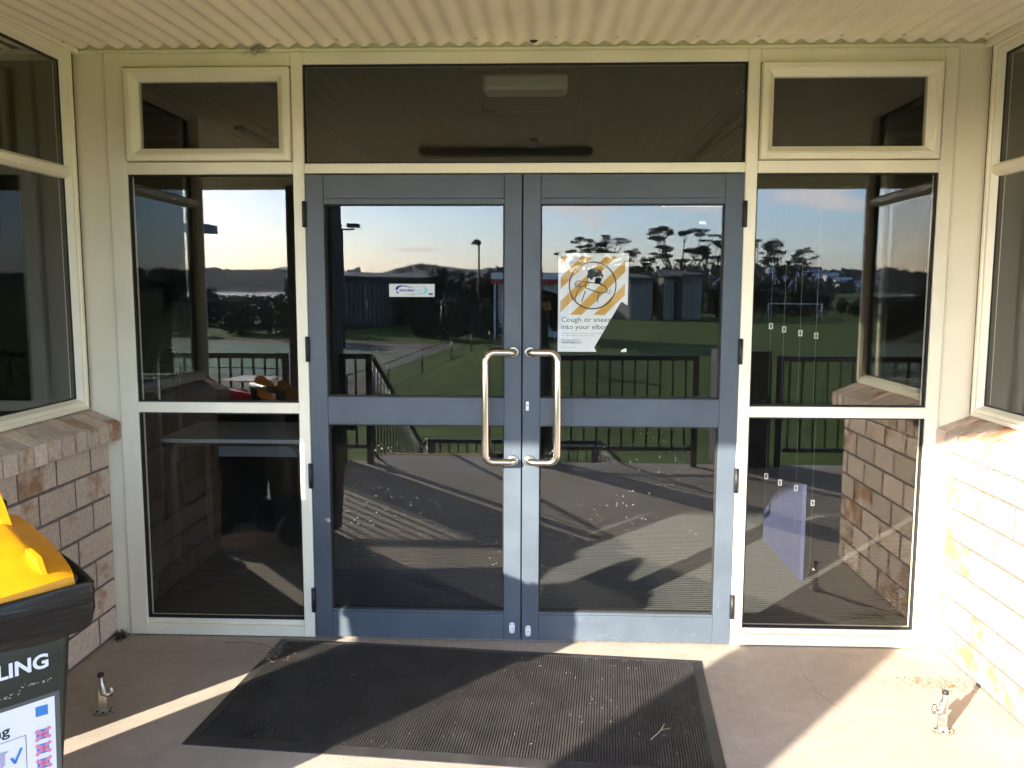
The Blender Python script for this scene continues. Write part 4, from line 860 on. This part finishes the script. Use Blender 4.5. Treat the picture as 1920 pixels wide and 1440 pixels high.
# ------------------------------------------------------------------ vegetation
def leaf_cloud(mb, rn, blobs, n, size):
    tot = sum(b[3]*b[4]*b[5] for b in blobs)
    for (x, y, z, rx, ry, rz) in blobs:
        k = int(n*rx*ry*rz/tot)+1
        for _ in range(k):
            v = Vector((rn.gauss(0, 1), rn.gauss(0, 1), rn.gauss(0, 1))).normalized()*(rn.random()**.35)
            p = Vector((x+v.x*rx, y+v.y*ry, z+v.z*rz)); a = Vector((rn.gauss(0, 1), rn.gauss(0, 1), rn.gauss(0, .7))).normalized(); b_ = a.orthogonal().normalized(); s = size*rn.uniform(.5, 1.3)
            mb.add([p-a*s, p+b_*s*.5, p+a*s, p-b_*s*.5], [(0, 1, 2, 3)])
def umbrella(seed, h):
    rn = random.Random(seed); t = MB(); lf = MB(); bl_ = []
    lean = rn.uniform(-.6, .6); f = Vector((lean, 0, h*.38)); t.tube([(0, 0, -.6), (lean*.4, 0, h*.2), f], [.32, .25, .2], 7)
    for k in range(rn.randint(11, 14)):
        a = rn.uniform(0, 6.28); r = rn.uniform(.12, .38)*h; tip = Vector((f.x+r*math.cos(a), r*math.sin(a), h*rn.uniform(.62, .97)-r*.15))
        mid = f.lerp(tip, .5)+Vector((math.cos(a)*r*.18, math.sin(a)*r*.18, -.3)); t.tube([f*rn.uniform(.75, 1), mid, tip], [.16, .10, .05], 5)
        bl_.append((tip.x, tip.y, tip.z+.2, rn.uniform(.8, 1.5), rn.uniform(.8, 1.5), rn.uniform(.2, .38)))
        for q in range(2):
            o_ = tip+Vector((rn.uniform(-1.3, 1.3), rn.uniform(-1.3, 1.3), rn.uniform(-.7, .5))); t.tube([mid.lerp(tip, .6), o_], [.05, .03], 4); bl_.append((o_.x, o_.y, o_.z+.1, rn.uniform(.6, 1.1), rn.uniform(.6, 1.1), rn.uniform(.2, .35)))
    leaf_cloud(lf, rn, bl_, 7500, .12); return t.mesh('trunk', BARK), lf.mesh('crown', LEAF, fix=False)
def bushy(seed, mm, n=1500, size=.09, cone=False):
    rn = random.Random(seed); t = MB(); lf = MB(); t.tube([(0, 0, -.1), (.01, 0, .3), (0, .01, .6)], [.035, .028, .012], 6); bl_ = []
    if cone:
        for k in range(7): z = .15+.12*k; r = .26*(1-k/8); bl_.append((0, 0, z, r, r, .09))
    else:
        for k in range(11): a = rn.uniform(0, 6.28); r = rn.uniform(0, .32); bl_.append((r*math.cos(a), r*math.sin(a), rn.uniform(.22, .82)-r*.25, rn.uniform(.13, .25), rn.uniform(.13, .25), rn.uniform(.11, .2)))
        bl_.append((0, 0, .5, .3, .3, .3)); bl_.append((0, 0, .2, .36, .36, .18))
    leaf_cloud(lf, rn, bl_, n, size*.55); return t.mesh('trunk', BARK), lf.mesh('crown', mm, fix=False)
UM = [umbrella(s, 14) for s in (1, 2, 3)]
BU = [bushy(11, LEAF), bushy(12, LEAF2), bushy(13, LEAF), bushy(14, LEAF2)]; CO = [bushy(21, LEAF, 900, .07, True)]
def plant(name, proto, x, e, h, lab, cat, group, sx=1.0, z=None, unit=1.0):
    o = empty(name, (x, -e, gz(x, e) if z is None else z), lab, cat, group, rz=random.uniform(0, 6.28)); o.scale = (h/unit*sx, h/unit*sx, h/unit)
    link('trunk', proto[0], None, o); link('crown', proto[1], None, o); return o
random.seed(12)
wd = ['leftmost', 'second from left', 'third from left', 'fourth from left', 'fifth from left', 'sixth from left', 'seventh from left', 'eighth from left', 'ninth from left', 'tenth from left', 'eleventh from left', 'twelfth from left', 'thirteenth from left', 'fourteenth from left']
for i, (x, top, sx) in enumerate(((6.4, 10.4, .9), (9.2, 11.6, .9), (12.0, 10.6, .8), (16.4, 9.4, .8), (22.6, 13.2, 1.05), (28.4, 11.0, .8), (31.0, 9.0, .7), (36.6, 11.0, .8), (41.4, 11.0, .75), (44.3, 9.0, .6))):
    plant('umbrella_pine', UM[i % 3], x, 146, top+2.8, 'tall flat topped tree at the far edge of the field, %s' % wd[i], 'tree', 'flat topped trees beyond the field', sx, unit=14)
k = 0; xs_ = [4+2.9*i for i in range(14)]
for i, x in enumerate(xs_): plant('field_bush', BU[(i*3) % 4], x+random.uniform(-.5, .5), 132+random.uniform(-3, 3), random.uniform(5.0, 7.4), 'dark bushy tree under the flat topped trees, %s' % wd[i], 'tree', 'dark trees along the field edge', 1.0)
for i, x in enumerate((46, 49.5, 53, 56, 60, 64, 50.5, 58.5)): plant('hedge_tree', BU[(i+1) % 4], x, 150 if i < 6 else 136, (3.6, 5.0, 3.4, 2.6, 5.4, 5.6, 3.2, 3.6)[i], 'round hedge tree behind the goal, %s' % wd[i], 'tree', 'hedge trees behind the goal', 1.15)
for i, (x, e, h, sx) in enumerate(((-9.7, 82, 7.2, 1.0), (-7.6, 78, 7.8, 1.0), (-5.4, 76, 7.0, 1.0), (-3.9, 73, 4.9, 1.0), (-10.6, 72, 3.4, 1.2), (-8.0, 68, 3.0, 1.2), (-5.0, 69, 3.4, 1.2))): plant('big_round_tree', BU[i % 4], x, e, h, 'dense dark tree beside the white clubhouse, %s' % wd[i], 'tree', 'dense trees beside the clubhouse', sx)
for i in range(12): plant('court_bush', BU[i % 4], -44+2.2*i, 76+random.uniform(-3, 3), random.uniform(3.0, 3.9), 'dark scrub bush beyond the green court, %s' % wd[i], 'bush', 'scrub bushes beyond the court', 1.15)
for i in range(10): plant('shore_bush', BU[(i+2) % 4], -52+3.6*i, 98+random.uniform(-3, 3), random.uniform(2.9, 3.9), 'low scrub bush towards the inlet, %s' % wd[i], 'bush', 'low scrub bushes towards the inlet', 1.5)
plant('lone_tree', BU[0], -38.4, 92, 5.0, 'round lone tree standing up against the inlet', 'tree', None, .9)
plant('leafy_tree', BU[1], -20.6, 66, 5.6, 'leafy olive tree at the right end of the court scrub', 'tree', None, 1.1)
for i in range(9): plant('shed_tree', BU[(i+1) % 4], -27+2.3*i, 96, random.uniform(5.2, 6.4), 'tree behind the long dark shed, %s' % wd[i], 'tree', 'trees behind the long shed', .9)
def forest(name, n, tr, er, hr, lab, dz=0):
    mb = MB(); rn = random.Random(n)
    for i in range(n):
        t = rn.uniform(*tr); e = rn.uniform(*er); x = t*(e+3.46); h = rn.uniform(*hr); z = gz(x, e)+dz; w_ = h*rn.uniform(.35, .6)
        for q in range(14):
            v = Vector((rn.gauss(0, .5), rn.gauss(0, .5), rn.uniform(0, 1))); p = Vector((x+v.x*w_*(1.1-v.z*.7), -e+v.y*w_, z+h*v.z)); a = Vector((rn.gauss(0, 1), 0, rn.gauss(0, 1))).normalized()*h*.22; b_ = Vector((-a.z, rn.gauss(0, .3), a.x))
            mb.add([p-a, p+b_, p+a, p-b_], [(0, 1, 2, 3)])
    return tag(mb.build(name, LEAF, fix=False), lab, 'trees', kind='stuff')
forest('far_shore_wood', 420, (-.50, -.22), (2050, 2350), (14, 30), 'far wood of dark trees on the opposite shore of the inlet')
forest('hillside_wood', 420, (.06, .52), (380, 980), (3, 6.5), 'woods of small dark trees over the hill with houses')
forest('ridge_wood', 260, (.02, .52), (940, 1010), (5, 10), 'ragged line of trees along the ridge')
forest('left_ridge_wood', 300, (-.26, .02), (1700, 2100), (7, 13), 'dark woods over the nearer wooded hills')
forest('mangrove_scrub', 500, (-.50, -.24), (130, 430), (.8, 2.0), 'low scrub flats between the court and the inlet')

# ------------------------------------------------------------------ buildings and field furniture
def house(x, e, w_, h, rz, lab, wm, rm):
    o = empty('house', (x, -e, gz(x, e)-.3), lab, 'house', 'pale houses scattered over the hill', rz=rz); d = w_*.6
    b = MB().box(-w_/2, w_/2, -d/2, d/2, 0, h).build('wall', wm, o, local=True)
    MB().prism([(-d/2-.4, h), (0, h+d*.28), (d/2+.4, h), (d/2+.4, h+.2), (0, h+d*.28+.25), (-d/2-.4, h+.2)], lambda u, v, q: (q, u, v), -w_/2-.4, w_/2+.4).build('roof', rm, o, local=True)
    for k in (-.25, .2): MB().box(w_*k-1, w_*k+1, d/2, d/2+.05, h*.35, h*.75).build('window', INT_DARK, o, local=True)
WM = mat('white_house_wall', (.8, .78, .74), .7); RM = mat('grey_house_roof', (.22, .22, .24), .6); RM2 = mat('pale_house_roof', (.55, .55, .56), .5)
rn = random.Random(44)
pl_ = [(.245, 560), (.262, 700), (.275, 610), (.288, 760), (.298, 840), (.305, 650), (.315, 760), (.322, 860), (.331, 700), (.338, 830), (.262, 820), (.345, 600), (.352, 520), (.36, 560), (.368, 620), (.285, 540), (.235, 640), (.375, 700), (.385, 760), (.392, 540), (.342, 900), (.308, 910), (.216, 560), (.202, 640), (.228, 720), (.172, 600)]
dn = ['low', 'wide', 'small', 'tall', 'narrow', 'square', 'bright', 'plain']; pn = ['lower slope', 'middle slope', 'upper slope']
od = ['first', 'second', 'third', 'fourth', 'fifth', 'sixth', 'seventh', 'eighth', 'ninth', 'tenth', 'eleventh', 'twelfth', 'thirteenth', 'fourteenth', 'fifteenth', 'sixteenth', 'seventeenth', 'eighteenth', 'nineteenth', 'twentieth', 'twenty-first', 'twenty-second', 'twenty-third', 'twenty-fourth', 'twenty-fifth', 'twenty-sixth']
order = sorted(range(len(pl_)), key=lambda i: pl_[i][0])
for r_, i in enumerate(order):
    t, e = pl_[i]; k = 0 if e < 620 else (1 if e < 780 else 2)
    house(t*(e+3.46), e, rn.uniform(7, 13), rn.uniform(3, 5), rn.uniform(-.6, .6), 'pale %s house on the %s of the hill, %s from the left' % (dn[i % 8], pn[k], od[r_]), WM, RM2 if i % 3 else RM)
# long dark shed with vertical cladding
def shed(name, x0, e0, x1, e1, h, n, lab, wm, stripm, zb=-2.9, red=False):
    o = empty(name, ((x0+x1)/2, -(e0+e1)/2, zb), lab, 'shed'); a = Vector((x0, -e0, zb)); b2 = Vector((x1, -e1, zb)); d = b2-a; nrm = Vector((-d.y, d.x, 0)).normalized()
    if nrm.y > 0: nrm = -nrm
    dp = nrm*7; V = [a, b2, b2+dp, a+dp]; up = Vector((0, 0, h)); mb = MB(); mb.add([*V, *[v+up for v in V]], [(0, 1, 5, 4), (1, 2, 6, 5), (2, 3, 7, 6), (3, 0, 4, 7), (4, 5, 6, 7)]); mb.build('wall', wm, o)
    wd_ = d.length/n*.62; me = MB().box(-wd_/2, wd_/2, -.06, .06, .2, h-.5).mesh('panel', stripm)
    ang = math.atan2(d.y, d.x)
    for i in range(n):
        p = a+d*((i+.5)/n)-nrm*.07-o.location; q = link('panel', me, None, o, tuple(p), (0, 0, ang)); q.scale = (random.uniform(.55, 1.2), 1, random.uniform(.86, 1.06) if name == 'ghost_strip_block' else 1)
    rf_ = MB(); aa = a-nrm*.5+up-d.normalized()*.4; bb_ = b2-nrm*.5+up+d.normalized()*.4; cc = b2+dp*1.05+up*1.12; dd = a+dp*1.05+up*1.12; t_ = Vector((0, 0, .25)); rf_.add([aa, bb_, cc, dd, aa+t_, bb_+t_, cc+t_, dd+t_], [(0, 3, 2, 1), (4, 5, 6, 7), (0, 1, 5, 4), (1, 2, 6, 5), (2, 3, 7, 6), (3, 0, 4, 7)]); rf_.build('roof', mat('dull_metal_roof', (.07, .07, .07), .9), o)
    if red:
        for i in range(n-7, n): p = a+d*((i+.5)/n)-nrm*.2-o.location+Vector((0, 0, h-.45)); link('red_awning', MB().box(-wd_/2, wd_/2, -.1, .1, -.3, .25).mesh('red_awning', RED), None, o, tuple(p), (0, 0, ang))
shed('long_shed', -22.4, 86, -13.2, 104, 5.6, 26, 'long dark shed with upright cladding and red awnings beyond the court', mat('dark_cladding', (.035, .035, .033), .6), mat('grey_cladding', (.10, .10, .09), .4), red=True)
shed('ghost_strip_block', 12.4, 121, 15.8, 122, 6.0, 8, 'left block of pale upright strips among the trees, standing in for a ghost reflection', mat('ghost_strip_back', (.09, .09, .08), .8), mat('ghost_strip_pale', (.30, .29, .25), .7))  # added pale strips imitate a doubled reflection in the glass
shed('ghost_strip_block', 17.4, 122, 19.0, 122, 6.3, 4, 'narrow middle block of pale strips among the trees, standing in for a ghost reflection', mat('ghost_strip_back', (.09, .09, .08), .8), mat('ghost_strip_pale', (.30, .29, .25), .7))
shed('ghost_strip_block', 20.0, 121, 22.9, 122, 6.5, 7, 'right block of pale upright strips among the trees, standing in for a ghost reflection', mat('ghost_strip_back', (.09, .09, .08), .8), mat('ghost_strip_pale', (.30, .29, .25), .7))
cb = empty('clubhouse', (-1.3, -68, -2.6), 'white clubhouse with red roof edge and white posts', 'building')
MB().box(-4.0, 1.9, -76, -70, -2.6, 2.2).build('wall', mat('clubhouse_wall', (.5, .53, .58), .6), cb); MB().box(-4.4, 2.3, -76.5, -66.8, 2.35, 2.9).build('roof', WHITE, cb); MB().box(-4.42, 2.32, -66.79, -66.6, 1.95, 2.35).build('red_fascia', RED, cb)
for x in (-4.1, -3.4, -1.5, .2, .9, 1.4, 2.1): MB().box(x-.07, x+.07, -67, -66.85, -2.6, 1.95).build('post', WHITE, cb)
nb = empty('neighbour_building', (-12, -22, -1.5), 'neighbouring building with grey eave on the left', 'building')
MB().box(-24, -14.5, -27, -20.7, -3.0, 2.9).build('wall', BOARD, nb); MB().prism([(-18, 3.4), (-9.35, 3.05), (-9.35, 3.28), (-18, 3.65)], lambda u, v, d: (u, -d, v), 19.9, 20.65).build('roof', mat('grey_eave', (.12, .13, .14), .5), nb)
def light_pole(x, e, top, heads, lab):
    z = -2.9; o = empty('floodlight_pole', (x, -e, z), lab, 'light pole'); MB().tube([(x, -e, z), (x, -e, top)], [.13, .08], 10).build('pole', METALK, o)
    if heads == 2:
        MB().box(x-.9, x+.9, -e-.06, -e+.06, top-.12, top).build('crossarm', METALK, o)
        for s in (-.75, .55): MB().box(x+s-.1, x+s+.75, -e-.1, -e+.55, top+.05, top+.32, c=.05).build('lamp_head', METALK, o)
    else: MB().prism([(-.7, -.1), (.15, -.15), (.2, .15), (-.15, .35), (-.4, .25)], lambda u, v, d: (x+u, -e+d, top+v), -.25, .25).build('lamp_head', METALK, o)
light_pole(-14.35, 56.6, 5.75, 2, 'thick floodlight pole with two lamp heads at the court edge'); light_pole(-5.8, 71.5, 5.6, 1, 'slim light pole with single hooded lamp by the trees')
mast = empty('light_mast', (57, -192, -1), 'thin pale mast standing behind the goal', 'mast'); MB().tube([(57, -192, gz(57, 192)), (57, -192, 7.9)], .15, 8).build('pole', mat('galvanised', (.4, .4, .4), .4), mast); MB().box(56.5, 57.5, -192.2, -191.8, 7.7, 8.4).build('lamp_head', METALK, mast)
gl = empty('football_goal', (34.6, -115, -2.8), 'white football goal at the far end of the field', 'goal'); gm = mat('goal_white', (.75, .78, .8), .4)
for x in (30.95, 38.2): MB().tube([(x, -115, -2.8), (x, -115, -.36)], .07, 8).build('goal_post', gm, gl); MB().tube([(x, -115, -.4), (x, -117, -2.8)], .04, 6).build('stay', gm, gl)
MB().tube([(30.9, -115, -.4), (38.25, -115, -.4)], .07, 8).build('crossbar', gm, gl)
def fence(pts, h, lab, mesh_wires, base=-2.8):
    o = empty('wire_fence', (pts[0][0], -pts[0][1], base), lab, 'fence', 'wire fences round the court')
    for i, (x, e) in enumerate(pts): MB().tube([(x, -e, gz(x, e)-.1), (x, -e, gz(x, e)+h)], .035, 6).build('post', METALK, o)
    mb = MB(); wm_ = MB()
    for (a, b2) in zip(pts[:-1], pts[1:]):
        A = Vector((a[0], -a[1], gz(*a))); B = Vector((b2[0], -b2[1], gz(*b2))); mb.tube([A+Vector((0, 0, h)), B+Vector((0, 0, h))], .022, 5); mb.tube([A+Vector((0, 0, .05)), B+Vector((0, 0, .05))], .015, 4)
        n = int((B-A).length/.45)
        for k in range(1, n): p = A.lerp(B, k/n); wm_.tube([p, p+Vector((0, 0, h))], .005, 3)
        for k in range(1, mesh_wires): wm_.tube([A+Vector((0, 0, h*k/mesh_wires)), B+Vector((0, 0, h*k/mesh_wires))], .005, 3)
    mb.build('wire_rail', METALK, o); w2 = wm_.build('wire_netting', METALK, o, fix=False); w2['kind'] = 'stuff'
fence([(-8.0, 22), (-7.2, 27), (-6.6, 32), (-6.0, 38), (-5.2, 44), (-4.6, 50), (-3.9, 57), (-3.0, 62)], 1.15, 'low wire fence between the grass bank and the court', 5)
fence([(-34, 30), (-27, 29.5), (-20, 29), (-14, 28.5), (-9, 28)], 1.3, 'low wire fence along the near side of the court', 5)
fence([(-60, 74), (-48, 72), (-38, 70), (-30, 68), (-22, 66), (-14, 63), (-8, 62), (-2.6, 60)], 3.4, 'tall wire fence along the far side of the court', 8)

# ------------------------------------------------------------------ air
hz = MB().box(-7800, 7800, -7800, 200, -9.5, 190).mesh('haze')
hm = bpy.data.materials.new('thin_haze'); hm.use_nodes = True; t = hm.node_tree; t.nodes.clear(); o_ = t.nodes.new('ShaderNodeOutputMaterial'); pv = t.nodes.new('ShaderNodeVolumePrincipled'); pv.inputs['Color'].default_value = (.88, .88, .92, 1); pv.inputs['Density'].default_value = .00005; pv.inputs['Anisotropy'].default_value = .35
t.links.new(pv.outputs[0], o_.inputs['Volume']); hz.materials.append(hm)
tag(link('haze', hz), kind='stuff', label='thin pale haze in the air over the whole place', cat='haze')
